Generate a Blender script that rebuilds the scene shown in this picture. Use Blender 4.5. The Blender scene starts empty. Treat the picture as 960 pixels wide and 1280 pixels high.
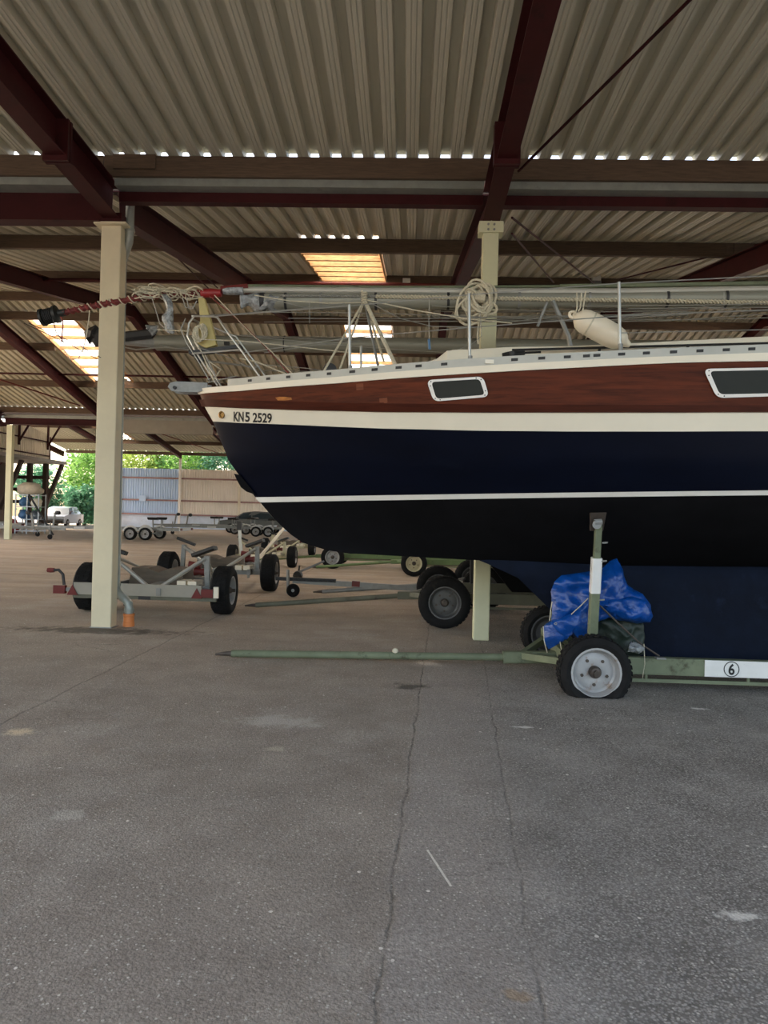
import bpy, math, random
from mathutils import Vector, Matrix, noise
random.seed(7)
PI = math.pi
sc = bpy.context.scene
C = sc.collection

# ---------------------------------------------------------------- camera
FOC, CX, CY, EYE = 885.0, 480.0, 640.0, 1.45
YAW, PITCH, ROLL = 0.034, -0.0038, 0.0251
_u = Vector((0, 0, 1))
_f0 = Vector((-math.sin(YAW), math.cos(YAW), 0))
_r0 = Vector((math.cos(YAW), math.sin(YAW), 0))
FW = math.cos(PITCH) * _f0 - math.sin(PITCH) * _u
_u2 = math.cos(PITCH) * _u + math.sin(PITCH) * _f0
RT = math.cos(ROLL) * _r0 + math.sin(ROLL) * _u2
UP = math.cos(ROLL) * _u2 - math.sin(ROLL) * _r0
cam = bpy.data.cameras.new('camera')
cam.sensor_fit = 'VERTICAL'
cam.sensor_height = 36.0
cam.lens = 36.0 * FOC / 1280.0
cam.clip_end = 500
camo = bpy.data.objects.new('camera', cam)
C.objects.link(camo)
camo.matrix_world = Matrix(((RT.x, UP.x, -FW.x, 0), (RT.y, UP.y, -FW.y, 0), (RT.z, UP.z, -FW.z, EYE), (0, 0, 0, 1)))
sc.camera = camo

# ---------------------------------------------------------------- sky, sun, exposure
w = bpy.data.worlds.new('sky')
sc.world = w
w.use_nodes = True
wn = w.node_tree.nodes
bg = wn['Background']
sky = wn.new('ShaderNodeTexSky')
sky.sky_type = 'NISHITA'
sky.sun_disc = False
sky.sun_elevation = math.radians(52)
sky.sun_rotation = math.radians(-70)
sky.air_density = 1.0
sky.dust_density = 3.5
wb = wn.new('ShaderNodeMix'); wb.data_type = 'RGBA'; wb.blend_type = 'MULTIPLY'
wb.inputs[0].default_value = 1.0; wb.inputs[7].default_value = (1.06, .95, .82, 1)      # warm white balance
w.node_tree.links.new(sky.outputs[0], wb.inputs[6])
w.node_tree.links.new(wb.outputs[2], bg.inputs[0])
bg.inputs[1].default_value = 0.5
sun = bpy.data.lights.new('sun', 'SUN')
sun.energy = 3.2
sun.color = (1.0, 0.93, 0.82)
sun.angle = math.radians(1.5)
suno = bpy.data.objects.new('sun', sun)
C.objects.link(suno)
suno.rotation_euler = Vector((0.58, -0.22, -0.78)).to_track_quat('-Z', 'Y').to_euler()
suno.location = (-40, 30, 45)
sc.view_settings.view_transform = 'Standard'
sc.view_settings.look = 'None'
sc.view_settings.gamma = 1
sc.view_settings.exposure = 1.02
sc.cycles.max_bounces = 10
sc.cycles.diffuse_bounces = 6
sc.cycles.sample_clamp_indirect = 6

# ---------------------------------------------------------------- helpers
def ray(px, py):
    return FW * FOC + RT * (px - CX) + UP * (CY - py)
def at(px, py, Y):                     # the point at depth Y on a sight line
    d = ray(px, py)
    return Vector((0, 0, EYE)) + d * (Y / d.y)
def gnd(px, py, z=0.0):
    d = ray(px, py)
    return Vector((0, 0, EYE)) + d * ((z - EYE) / d.z)

BASE = {}
class MB:
    def __init__(s):
        s.v = []; s.f = []
    def add(s, vs, fs):
        o = len(s.v)
        s.v += [Vector(p) for p in vs]
        s.f += [tuple(i + o for i in f) for f in fs]
        return s
    def box(s, x0, x1, y0, y1, z0, z1):
        return s.add([(x0, y0, z0), (x1, y0, z0), (x1, y1, z0), (x0, y1, z0), (x0, y0, z1), (x1, y0, z1), (x1, y1, z1), (x0, y1, z1)],
                     [(3, 2, 1, 0), (4, 5, 6, 7), (0, 1, 5, 4), (1, 2, 6, 5), (2, 3, 7, 6), (3, 0, 4, 7)])
    def bar(s, p0, p1, w_, h, up=(0, 0, 1), ch=0.0):
        p0 = Vector(p0); p1 = Vector(p1)
        d = (p1 - p0).normalized(); up = Vector(up)
        if abs(d.dot(up)) > .98: up = Vector((0, 1, 0))
        a = d.cross(up).normalized(); b = a.cross(d).normalized()
        if ch:
            q = [(-w_/2+ch, -h/2), (w_/2-ch, -h/2), (w_/2, -h/2+ch), (w_/2, h/2-ch), (w_/2-ch, h/2), (-w_/2+ch, h/2), (-w_/2, h/2-ch), (-w_/2, -h/2+ch)]
        else:
            q = [(-w_/2, -h/2), (w_/2, -h/2), (w_/2, h/2), (-w_/2, h/2)]
        n = len(q)
        vs = [p0 + a*x + b*y for x, y in q] + [p1 + a*x + b*y for x, y in q]
        return s.add(vs, [tuple(range(n))[::-1], tuple(range(n, 2*n))] + [(i, (i+1) % n, n+(i+1) % n, n+i) for i in range(n)])
    def ibeam(s, p0, p1, h, w_, t=.016, tw=.01, up=(0, 0, 1)):
        p0 = Vector(p0); p1 = Vector(p1); d = (p1-p0).normalized(); u = Vector(up)
        b = d.cross(u).normalized().cross(d).normalized()
        s.bar(p0 + b*(h/2-t/2), p1 + b*(h/2-t/2), w_, t, up)
        s.bar(p0 - b*(h/2-t/2), p1 - b*(h/2-t/2), w_, t, up)
        return s.bar(p0, p1, tw, h-2*t, up)
    def tube(s, path, r, n=8, closed=False, cap=True, sy=1.0):
        path = [Vector(p) for p in path]; m = len(path)
        rs = r if isinstance(r, (list, tuple)) else [r]*m
        o = len(s.v); prev = None
        for i, p in enumerate(path):
            if closed: d = path[(i+1) % m] - path[i-1]
            elif i == 0: d = path[1]-path[0]
            elif i == m-1: d = path[-1]-path[-2]
            else: d = path[i+1]-path[i-1]
            d.normalize()
            if prev is None:
                up = Vector((0, 0, 1)) if abs(d.z) < .9 else Vector((0, 1, 0))
                a = d.cross(up).normalized()
            else:
                a = (prev - d*prev.dot(d))
                a = a.normalized() if a.length > 1e-6 else d.orthogonal().normalized()
            prev = a; b = a.cross(d)
            for k in range(n):
                t = 2*PI*k/n
                s.v.append(p + (a*math.cos(t) + b*math.sin(t)*sy)*rs[i])
        for i in range(m if closed else m-1):
            j = (i+1) % m
            for k in range(n):
                l = (k+1) % n
                s.f.append((o+i*n+k, o+j*n+k, o+j*n+l, o+i*n+l))
        if cap and not closed:
            s.f.append(tuple(o+k for k in range(n)))
            s.f.append(tuple(o+(m-1)*n+k for k in range(n))[::-1])
        return s
    def lathe(s, prof, org, axis, n=24, fn=None, cap=True):
        org = Vector(org); ax = Vector(axis).normalized()
        a = ax.orthogonal().normalized() if abs(ax.z) > .9 else ax.cross(Vector((0, 0, 1))).normalized()
        b = ax.cross(a)
        o = len(s.v); m = len(prof)
        for r, h in prof:
            for k in range(n):
                t = 2*PI*k/n
                p = org + ax*h + (a*math.cos(t)+b*math.sin(t))*r
                if fn: p = fn(p)
                s.v.append(p)
        for i in range(m-1):
            for k in range(n):
                l = (k+1) % n
                s.f.append((o+i*n+k, o+i*n+l, o+(i+1)*n+l, o+(i+1)*n+k))
        if cap and prof[0][0] > 1e-4: s.f.append(tuple(o+k for k in range(n))[::-1])
        if cap and prof[-1][0] > 1e-4: s.f.append(tuple(o+(m-1)*n+k for k in range(n)))
        return s
    def prism(s, poly, vec):
        n = len(poly); vec = Vector(vec)
        vs = [Vector(p) for p in poly] + [Vector(p)+vec for p in poly]
        return s.add(vs, [tuple(range(n)), tuple(range(n, 2*n))[::-1]] + [(i, n+i, n+(i+1) % n, (i+1) % n) for i in range(n)])
    def loft(s, rows, close=False):
        o = len(s.v); n = len(rows[0])
        for r in rows: s.v += [Vector(p) for p in r]
        for i in range(len(rows)-1):
            for k in range(n if close else n-1):
                l = (k+1) % n
                s.f.append((o+i*n+k, o+i*n+l, o+(i+1)*n+l, o+(i+1)*n+k))
        return s
    def mesh(s, name, mat, off=Vector((0, 0, 0)), smooth=True, ang=35):
        me = bpy.data.meshes.new(name)
        me.from_pydata([tuple(p-off) for p in s.v], [], s.f)
        if mat: me.materials.append(mat)
        if smooth:
            me.polygons.foreach_set('use_smooth', [True]*len(me.polygons))
            me.set_sharp_from_angle(angle=math.radians(ang))
        me.update()
        return me

def fixn(me):
    import bmesh
    b = bmesh.new(); b.from_mesh(me)
    bmesh.ops.recalc_face_normals(b, faces=b.faces)
    b.to_mesh(me); b.free()

def obj(name, mb, mat, parent=None, kind=None, label=None, cat=None, group=None, smooth=True, bevel=0, solid=0, org=None, ang=35):
    off = BASE.get(parent.name, Vector((0, 0, 0))) if parent else (Vector(org) if org is not None else Vector((0, 0, 0)))
    me = mb if isinstance(mb, bpy.types.Mesh) else mb.mesh(name, mat, off, smooth, ang)
    if not isinstance(mb, bpy.types.Mesh): fixn(me)
    o = bpy.data.objects.new(name, me)
    C.objects.link(o)
    if parent: o.parent = parent
    elif org is not None: o.location = off
    BASE[o.name] = off
    if kind: o['kind'] = kind
    if label: o['label'] = label
    if cat: o['category'] = cat
    if group: o['group'] = group
    if solid:
        m = o.modifiers.new('solid', 'SOLIDIFY'); m.thickness = solid; m.offset = 0
    if bevel:
        m = o.modifiers.new('bevel', 'BEVEL'); m.width = bevel; m.segments = 2; m.limit_method = 'ANGLE'
    return o

def thing(name, label, cat, loc=(0, 0, 0), group=None, kind=None):
    o = bpy.data.objects.new(name, None)
    o.empty_display_size = .2
    C.objects.link(o); o.location = loc
    BASE[o.name] = Vector(loc)
    if label: o['label'] = label
    if cat: o['category'] = cat
    if group: o['group'] = group
    if kind: o['kind'] = kind
    return o

def dup(root, loc, rz=0.0, label=None, scale=None, swap=None):
    kids = {}
    for o in bpy.data.objects:
        if o.parent: kids.setdefault(o.parent.name, []).append(o)
    def rec(o, par):
        c = o.copy(); C.objects.link(c)
        if par: c.parent = par
        if swap and c.type == 'MESH' and c.data.materials and c.data.materials[0].name in swap:
            key = (o.data.name, swap[c.data.materials[0].name].name)
            if key not in SWAPPED:
                d = o.data.copy(); d.materials[0] = swap[o.data.materials[0].name]; SWAPPED[key] = d
            c.data = SWAPPED[key]
        for ch in kids.get(o.name, []): rec(ch, c)
        return c
    r = rec(root, None)
    r.location = loc; r.rotation_euler = (0, 0, rz)
    if scale: r.scale = (scale,)*3
    if label: r['label'] = label
    return r
SWAPPED = {}

# ---------------------------------------------------------------- materials
def nd(nt, t, **kw):
    n = nt.nodes.new(t)
    for k, v in kw.items(): setattr(n, k, v)
    return n
def mat(name, col, rough=.6, metal=0.0, var=.15, scale=6.0, stretch=(1, 1, 1), dirt=None, dthr=.6, dscale=3.0, bump=0.0, bscale=40.0, spec=.5, coat=0.0, wave=False, emit=0):
    m = bpy.data.materials.new(name); m.use_nodes = True
    nt = m.node_tree; L = nt.links
    b = nt.nodes['Principled BSDF']
    b.inputs['Roughness'].default_value = rough
    b.inputs['Metallic'].default_value = metal
    b.inputs['Specular IOR Level'].default_value = spec
    b.inputs['Coat Weight'].default_value = coat
    b.inputs['Coat Roughness'].default_value = .12
    tc = nd(nt, 'ShaderNodeTexCoord'); mp = nd(nt, 'ShaderNodeMapping')
    mp.inputs['Scale'].default_value = stretch
    L.new(tc.outputs['Object'], mp.inputs[0])
    n1 = nd(nt, 'ShaderNodeTexNoise'); n1.inputs['Scale'].default_value = scale; n1.inputs['Detail'].default_value = 6; n1.inputs['Roughness'].default_value = .65
    L.new(mp.outputs[0], n1.inputs[0])
    r = nd(nt, 'ShaderNodeValToRGB')
    r.color_ramp.elements[0].position = .3; r.color_ramp.elements[1].position = .7
    r.color_ramp.elements[0].color = tuple(max(0, c*(1-var)) for c in col) + (1,)
    r.color_ramp.elements[1].color = tuple(min(1, c*(1+var)) for c in col) + (1,)
    L.new(n1.outputs[0], r.inputs[0])
    out = r.outputs[0]
    if dirt:
        n2 = nd(nt, 'ShaderNodeTexNoise'); n2.inputs['Scale'].default_value = dscale; n2.inputs['Detail'].default_value = 8; n2.inputs['Roughness'].default_value = .7
        L.new(mp.outputs[0], n2.inputs[0])
        r2 = nd(nt, 'ShaderNodeValToRGB'); r2.color_ramp.elements[0].position = dthr; r2.color_ramp.elements[1].position = min(1, dthr+.12)
        L.new(n2.outputs[0], r2.inputs[0])
        mx = nd(nt, 'ShaderNodeMix', data_type='RGBA')
        L.new(r2.outputs[0], mx.inputs[0]); L.new(out, mx.inputs[6]); mx.inputs[7].default_value = tuple(dirt)+(1,)
        out = mx.outputs[2]
    L.new(out, b.inputs['Base Color'])
    if emit:
        L.new(out, b.inputs['Emission Color']); b.inputs['Emission Strength'].default_value = emit
    if bump:
        n3 = nd(nt, 'ShaderNodeTexNoise'); n3.inputs['Scale'].default_value = bscale; n3.inputs['Detail'].default_value = 4
        L.new(mp.outputs[0], n3.inputs[0])
        bp = nd(nt, 'ShaderNodeBump'); bp.inputs['Strength'].default_value = bump; bp.inputs['Distance'].default_value = .02
        L.new(n3.outputs[0], bp.inputs['Height']); L.new(bp.outputs[0], b.inputs['Normal'])
    return m

M = {}
M['sheet'] = mat('roof_sheet_metal', (.52, .50, .40), .5, .0, .07, 1.5, (8, .12, 1), dirt=(.44, .42, .33), dthr=.60, dscale=1.0)
M['red'] = mat('oxide_red_steel', (.046, .0085, .0095), .55, 0, .25, 3, dirt=(.026, .007, .007), dthr=.55, spec=.15)
M['timber'] = mat('purlin_timber', (.105, .068, .041), .75, 0, .35, 4, (1.2, 12, 14), dirt=(.062, .042, .026), dthr=.58, dscale=2, bump=.2)
M['batten'] = mat('batten_timber', (.62, .36, .16), .7, 0, .35, 3, (2, 14, 10), dirt=(.42, .18, .05), dthr=.55, dscale=2)
M['cream'] = mat('cream_post_paint', (.66, .585, .41), .5, 0, .06, 3, dirt=(.58, .52, .40), dthr=.66, dscale=5)
M['creamg'] = mat('pale_green_post_paint', (.62, .62, .42), .5, 0, .06, 3, dirt=(.45, .44, .32), dthr=.66, dscale=5)
M['zinc'] = mat('zinc_pipe', (.30, .32, .29), .4, .35, .15, 6, dirt=(.20, .21, .19), dthr=.6)
M['orange'] = mat('orange_plastic', (.62, .20, .055), .5, 0, .08, 5)
M['greybeam'] = mat('grey_beam_paint', (.30, .285, .24), .55, 0, .1, 2)
M['wpaint'] = mat('cream_white_paint', (.80, .74, .60), .32, 0, .04, 2, dirt=(.66, .60, .48), dthr=.72, dscale=4, coat=.2)
M['navy'] = mat('navy_hull_paint', (.0022, .0036, .0105), .38, 0, .25, 1.2, (1, 1, 3), dirt=(.0035, .0055, .013), dthr=.6, dscale=2, spec=.12)
M['boot'] = mat('white_boot_stripe', (.78, .76, .70), .4, 0, .05, 4)
M['antifoul'] = mat('black_antifouling', (.0045, .0045, .0055), .85, 0, .3, 3, dirt=(.007, .0065, .0075), dthr=.58, dscale=5, spec=.12)
M['keel'] = mat('dark_blue_keel_paint', (.0035, .0068, .017), .8, 0, .4, 2, dirt=(.007, .012, .028), dthr=.56, dscale=5, spec=.15, bump=.1)
M['mahog'] = mat('varnished_mahogany', (.095, .020, .0065), .4, 0, .5, 2.2, (1.0, 3, 14), dirt=(.050, .012, .005), dthr=.52, dscale=1.1, spec=.10)
M['mahogd'] = mat('dark_mahogany_rail', (.055, .012, .0055), .4, 0, .35, 2.2, (1.2, 3, 16), spec=.10)
M['amber'] = mat('amber_repair_patch', (.34, .12, .022), .4, 0, .6, 9, (1, 1, 2), spec=.2)
M['patch'] = mat('paler_mahogany_plug', (.17, .048, .018), .4, 0, .25, 4, (1, 3, 10), spec=.15)
M['alu'] = mat('anodised_aluminium', (.46, .45, .40), .42, .25, .08, 5)
M['alum'] = mat('dull_mast_aluminium', (.27, .27, .225), .45, .25, .12, 3, (.4, 2, 2), dirt=(.20, .20, .165), dthr=.6)
M['steel'] = mat('stainless_tube', (.46, .46, .43), .3, .6, .05, 5)
M['galv'] = mat('galvanised_steel', (.25, .255, .245), .5, .3, .18, 9, dirt=(.17, .165, .15), dthr=.62)
M['dkmetal'] = mat('dark_steel', (.03, .03, .032), .5, .2, .2, 8)
M['rubber'] = mat('tyre_rubber', (.0095, .0095, .010), .8, 0, .3, 12, dirt=(.030, .027, .023), dthr=.60, dscale=6, bump=.25, bscale=60, spec=.2)
M['rim'] = mat('dusty_steel_rim', (.36, .36, .36), .5, .2, .12, 8, dirt=(.22, .14, .085), dthr=.58, dscale=7)
M['rimc'] = mat('cream_steel_rim', (.58, .53, .36), .5, 0, .1, 8, dirt=(.30, .20, .10), dthr=.62, dscale=7)
M['rimshade'] = mat('shade_toned_rim', (.10, .10, .10), .5, .2, .15, 8, dirt=(.06, .05, .04), dthr=.6, dscale=7)  # steel rim darkened to stand for the shade under the boats
M['hub'] = mat('greasy_hub', (.07, .055, .045), .5, .3, .3, 12)
M['green'] = mat('worn_green_paint', (.155, .18, .115), .6, 0, .18, 5, dirt=(.060, .058, .036), dthr=.57, spec=.25, dscale=6)
M['greend'] = mat('mid_green_paint', (.13, .20, .08), .55, 0, .15, 5, dirt=(.07, .08, .05), dthr=.62, dscale=6)
M['whitep'] = mat('chipped_white_paint', (.72, .72, .70), .5, 0, .05, 6, dirt=(.20, .22, .18), dthr=.62, dscale=16)
M['olive'] = mat('olive_tongue_paint', (.12, .12, .085), .6, 0, .2, 5, dirt=(.06, .05, .04), dthr=.6)
M['creamt'] = mat('cream_trailer_paint', (.52, .49, .33), .55, 0, .12, 5, dirt=(.22, .16, .09), dthr=.62, dscale=7)
M['black'] = mat('black_plastic', (.014, .014, .014), .5, 0, .2, 9)
M['redp'] = mat('red_plastic_lens', (.12, .008, .009), .3, 0, .15, 8)
M['redr'] = mat('red_rubber_roller', (.14, .018, .016), .6, 0, .2, 8)
M['rope'] = mat('pale_rope', (.58, .53, .40), .85, 0, .2, 60, bump=.3, bscale=120)
M['ropeg'] = mat('grey_wire_rope', (.34, .34, .31), .45, .4, .15, 40)
M['ropered'] = mat('red_flecked_rope', (.20, .035, .030), .8, 0, .6, 30)
M['redtape'] = mat('red_tape', (.26, .014, .016), .4, 0, .15, 12)
M['drum'] = mat('black_furler_drum', (.012, .013, .012), .45, 0, .3, 12)
M['yellow'] = mat('mustard_wood_paint', (.50, .42, .17), .6, 0, .15, 6, dirt=(.30, .23, .09), dthr=.6, dscale=6)
M['fender'] = mat('off_white_fender_vinyl', (.80, .72, .57), .38, 0, .05, 4, dirt=(.58, .48, .34), dthr=.70, dscale=6)
M['deck'] = mat('cream_deck_paint', (.78, .73, .60), .5, 0, .05, 3)
M['tarp'] = mat('blue_tarpaulin', (.0015, .052, .26), .32, 0, .25, 5, bump=.6, bscale=22)
M['tarpb'] = mat('beige_tarpaulin', (.62, .54, .42), .7, 0, .15, 5, bump=.4, bscale=6)
M['bag'] = mat('dark_green_bag', (.010, .020, .014), .55, 0, .4, 8, bump=.5, bscale=14)
M['foil'] = mat('crumpled_clear_film', (.30, .32, .33), .2, .2, .5, 22, bump=.8, bscale=40)
M['pane'] = mat('smoked_pane', (.022, .024, .020), .4, 0, .1, 5, spec=.15)
M['winfr'] = mat('white_window_frame', (.78, .76, .72), .4, 0, .04, 6)
M['bronze'] = mat('bronze_fitting', (.30, .17, .05), .45, .6, .2, 20)
M['ink'] = mat('black_lettering', (.008, .008, .008), .5, 0, .05, 5)
M['fencew'] = mat('warm_grey_cladding', (.90, .86, .80), .5, 0, .06, 2, (1, 1, .3))
M['fenceb'] = mat('pale_blue_cladding', (.60, .75, .97), .5, 0, .08, .6, (1, 1, .3))
M['conc'] = mat('bluish_concrete_base', (.62, .70, .82), .85, 0, .1, 2, dirt=(.40, .42, .46), dthr=.6, bump=.2)
M['rail'] = mat('dusty_red_rail', (.32, .19, .18), .6, 0, .15, 4)
M['gable'] = mat('cream_cladding', (.80, .74, .62), .5, 0, .08, 2, (1, 1, .3))
M['slab'] = mat('grey_roof_slab', (.26, .25, .24), .7, 0, .15, 3)
M['bark'] = mat('bark', (.10, .075, .05), .9, 0, .3, 5, (4, 4, 1), bump=.4)
M['trim'] = mat('dark_timber', (.055, .034, .026), .7, 0, .3, 4, (8, 8, 1.5))
M['carp'] = mat('grey_car_paint', (.13, .14, .14), .3, .4, .06, 3, coat=.6)
M['cars'] = mat('grey_blue_car_paint', (.16, .19, .22), .3, .4, .06, 3, coat=.6)
M['carw'] = mat('car_glass', (.03, .045, .055), .08, 0, .1, 3, spec=.7)
M['plate'] = mat('white_number_plate', (.60, .60, .58), .4, 0, .05, 6)
M['sign'] = mat('pale_blue_sign', (.55, .70, .90), .5, 0, .05, 4)
M['bluec'] = mat('blue_plastic', (.06, .16, .32), .5, 0, .2, 4)
M['redc'] = mat('red_fabric', (.30, .04, .05), .8, 0, .2, 6)
M['wire'] = mat('white_wire', (.62, .66, .70), .5, .1, .1, 6)
M['box'] = mat('worn_plywood', (.12, .095, .07), .7, 0, .25, 4, (1, 1, 6))
M['lamp'] = mat('frosted_lamp_glass', (.80, .80, .74), .3, 0, .05, 8)

def leafmat(name, a, b_):
    m = bpy.data.materials.new(name); m.use_nodes = True
    nt = m.node_tree; L = nt.links; b = nt.nodes['Principled BSDF']
    tc = nd(nt, 'ShaderNodeTexCoord'); n = nd(nt, 'ShaderNodeTexNoise'); n.inputs['Scale'].default_value = 1.3; n.inputs['Detail'].default_value = 5
    L.new(tc.outputs['Object'], n.inputs[0])
    r = nd(nt, 'ShaderNodeValToRGB'); r.color_ramp.elements[0].position = .35; r.color_ramp.elements[1].position = .65
    r.color_ramp.elements[0].color = a+(1,); r.color_ramp.elements[1].color = b_+(1,)
    L.new(n.outputs[0], r.inputs[0]); L.new(r.outputs[0], b.inputs['Base Color'])
    b.inputs['Roughness'].default_value = .5
    tr = nd(nt, 'ShaderNodeBsdfTranslucent'); L.new(r.outputs[0], tr.inputs[0])
    mx = nd(nt, 'ShaderNodeMixShader'); mx.inputs[0].default_value = .45
    L.new(b.outputs[0], mx.inputs[1]); L.new(tr.outputs[0], mx.inputs[2]); L.new(mx.outputs[0], nt.nodes['Material Output'].inputs[0])
    return m
M['leaf1'] = leafmat('fresh_green_leaves', (.10, .24, .05), (.26, .46, .10))
M['leaf2'] = leafmat('blue_green_leaves', (.05, .16, .09), (.15, .36, .20))
M['leaf3'] = leafmat('yellow_green_leaves', (.22, .32, .05), (.48, .58, .14))

def skymat():
    m = bpy.data.materials.new('translucent_rooflight_sheet'); m.use_nodes = True
    nt = m.node_tree; L = nt.links
    tr = nd(nt, 'ShaderNodeBsdfTranslucent'); tr.inputs[0].default_value = (.95, .90, .80, 1)
    df = nd(nt, 'ShaderNodeBsdfDiffuse'); df.inputs[0].default_value = (.8, .76, .66, 1)
    mx = nd(nt, 'ShaderNodeMixShader'); mx.inputs[0].default_value = .12
    L.new(tr.outputs[0], mx.inputs[1]); L.new(df.outputs[0], mx.inputs[2]); L.new(mx.outputs[0], nt.nodes['Material Output'].inputs[0])
    return m
M['skylight'] = skymat()

def asphalt():
    m = bpy.data.materials.new('worn_asphalt'); m.use_nodes = True
    nt = m.node_tree; L = nt.links; b = nt.nodes['Principled BSDF']
    b.inputs['Roughness'].default_value = .82
    b.inputs['Specular IOR Level'].default_value = .35
    tc = nd(nt, 'ShaderNodeTexCoord'); P = tc.outputs['Object']
    sp = nd(nt, 'ShaderNodeSeparateXYZ'); L.new(P, sp.inputs[0])
    X, Y = sp.outputs[0], sp.outputs[1]
    def mth(op, a, b_=None, c_=None):
        n = nd(nt, 'ShaderNodeMath', operation=op)
        for i, q in enumerate((a, b_, c_)):
            if q is None: continue
            if isinstance(q, (int, float)): n.inputs[i].default_value = q
            else: L.new(q, n.inputs[i])
        return n.outputs[0]
    def noi(s, d=5, r=.6, vec=None, dim=None):
        n = nd(nt, 'ShaderNodeTexNoise'); n.inputs['Scale'].default_value = s; n.inputs['Detail'].default_value = d; n.inputs['Roughness'].default_value = r
        L.new(vec or P, n.inputs[0]); return n.outputs[0]
    def ramp(x, *st):
        r = nd(nt, 'ShaderNodeValToRGB'); e = r.color_ramp.elements
        while len(e) < len(st): e.new(.5)
        for i, (p, c_) in enumerate(st):
            e[i].position = p; e[i].color = (c_, c_, c_, 1) if isinstance(c_, (int, float)) else tuple(c_)+(1,)
        L.new(x, r.inputs[0]); return r.outputs[0]
    def mix(f, a, b_, mode='MIX'):
        n = nd(nt, 'ShaderNodeMix', data_type='RGBA', blend_type=mode)
        for i, q in ((0, f), (6, a), (7, b_)):
            if isinstance(q, (int, float)): n.inputs[i].default_value = q
            elif isinstance(q, tuple): n.inputs[i].default_value = q+(1,)
            else: L.new(q, n.inputs[i])
        return n.outputs[2]
    wob = mth('MULTIPLY', mth('SUBTRACT', noi(2.2, 6, .7), .5), .10)
    def seam(a, k, wid):                     # |x - (a + k y)| as a 0..1 crack
        d = mth('ABSOLUTE', mth('ADD', mth('SUBTRACT', X, mth('MULTIPLY_ADD', Y, k, a)), wob))
        return mth('SUBTRACT', 1.0, mth('MINIMUM', mth('DIVIDE', d, wid), 1.0))
    def right(a, k, soft=.25):
        return ramp(mth('MULTIPLY_ADD', mth('ADD', mth('SUBTRACT', X, mth('MULTIPLY_ADD', Y, k, a)), mth('MULTIPLY', wob, 3.0)), 1/soft, .5), (0, 0.0), (1, 1.0))
    big = noi(.35, 5, .6); mid = noi(2.0, 7, .68); fine = noi(55, 3, .7); grit = noi(170, 2, .6)
    left_c = mix(ramp(mid, (.32, 0.0), (.68, 1.0)), (.31, .262, .22), (.46, .40, .34))
    right_c = mix(ramp(mid, (.32, 0.0), (.68, 1.0)), (.32, .30, .275), (.50, .47, .437))
    strip_c = mix(ramp(mid, (.3, 0.0), (.7, 1.0)), (.34, .30, .268), (.47, .42, .378))
    col = mix(right(-.165, .0517, .06), left_c, strip_c)
    col = mix(right(.277, .073, .3), col, right_c)
    # dusty tan further in, paler to put the brighter light there into the colour
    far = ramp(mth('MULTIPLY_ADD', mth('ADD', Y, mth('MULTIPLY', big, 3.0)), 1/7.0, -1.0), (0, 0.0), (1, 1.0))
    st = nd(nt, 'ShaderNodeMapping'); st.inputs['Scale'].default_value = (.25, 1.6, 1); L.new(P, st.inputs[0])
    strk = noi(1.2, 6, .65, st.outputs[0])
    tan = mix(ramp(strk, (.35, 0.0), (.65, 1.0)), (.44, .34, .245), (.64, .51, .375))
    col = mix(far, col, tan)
    col = mix(ramp(big, (.3, .0), (.7, .30)), col, (.22, .20, .18))
    # worn pale patches, coarser open grain on the right
    col = mix(mth('MULTIPLY', ramp(noi(.8, 8, .72), (.52, 0.0), (.68, 1.0)), .45), col, (.56, .525, .48))
    col = mix(mth('MULTIPLY', ramp(noi(1.3, 7, .7), (.55, 0.0), (.72, 1.0)), .4), col, (.23, .205, .18))
    vg = nd(nt, 'ShaderNodeTexVoronoi', feature='F1'); vg.inputs['Scale'].default_value = 95; L.new(P, vg.inputs[0])
    grain = ramp(vg.outputs['Distance'], (.30, 0.0), (.62, 1.0))
    coarse = mth('MULTIPLY', grain, mth('MULTIPLY_ADD', right(.277, .073, .5), .62, .26))
    coarse = mth('MULTIPLY', coarse, ramp(noi(1.7, 5, .65), (.30, .35), (.65, 1.0)))
    col = mix(coarse, col, (.125, .113, .102))
    # grit: dark pores and pale stones
    col = mix(ramp(fine, (.30, .55), (.55, 0.0)), col, (.075, .068, .062))
    vo = nd(nt, 'ShaderNodeTexVoronoi'); vo.inputs['Scale'].default_value = 75; L.new(P, vo.inputs[0])
    cs = nd(nt, 'ShaderNodeSeparateColor'); L.new(vo.outputs['Color'], cs.inputs[0])
    stone = mth('MULTIPLY', mth('GREATER_THAN', cs.outputs[0], .86), mth('LESS_THAN', vo.outputs['Distance'], .34))
    stone = mth('MULTIPLY', stone, mth('MULTIPLY_ADD', noi(1.1, 3), 1.0, .05))
    col = mix(stone, col, (.74, .70, .63))
    v2 = nd(nt, 'ShaderNodeTexVoronoi'); v2.inputs['Scale'].default_value = 16; L.new(P, v2.inputs[0])
    c2 = nd(nt, 'ShaderNodeSeparateColor'); L.new(v2.outputs['Color'], c2.inputs[0])
    chip = mth('MULTIPLY', mth('GREATER_THAN', c2.outputs[1], .955), mth('LESS_THAN', v2.outputs['Distance'], .13))
    col = mix(mth('MULTIPLY', chip, .85), col, (.85, .80, .73))
    # crazing
    v3 = nd(nt, 'ShaderNodeTexVoronoi', feature='DISTANCE_TO_EDGE'); v3.inputs['Scale'].default_value = 1.1
    pv = nd(nt, 'ShaderNodeMapping'); L.new(P, pv.inputs[0])
    nv = nd(nt, 'ShaderNodeTexNoise'); nv.inputs['Scale'].default_value = 3; nv.inputs['Detail'].default_value = 6; L.new(P, nv.inputs[0])
    va = nd(nt, 'ShaderNodeVectorMath', operation='MULTIPLY_ADD'); va.inputs[1].default_value = (.35, .35, .35)
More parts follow.
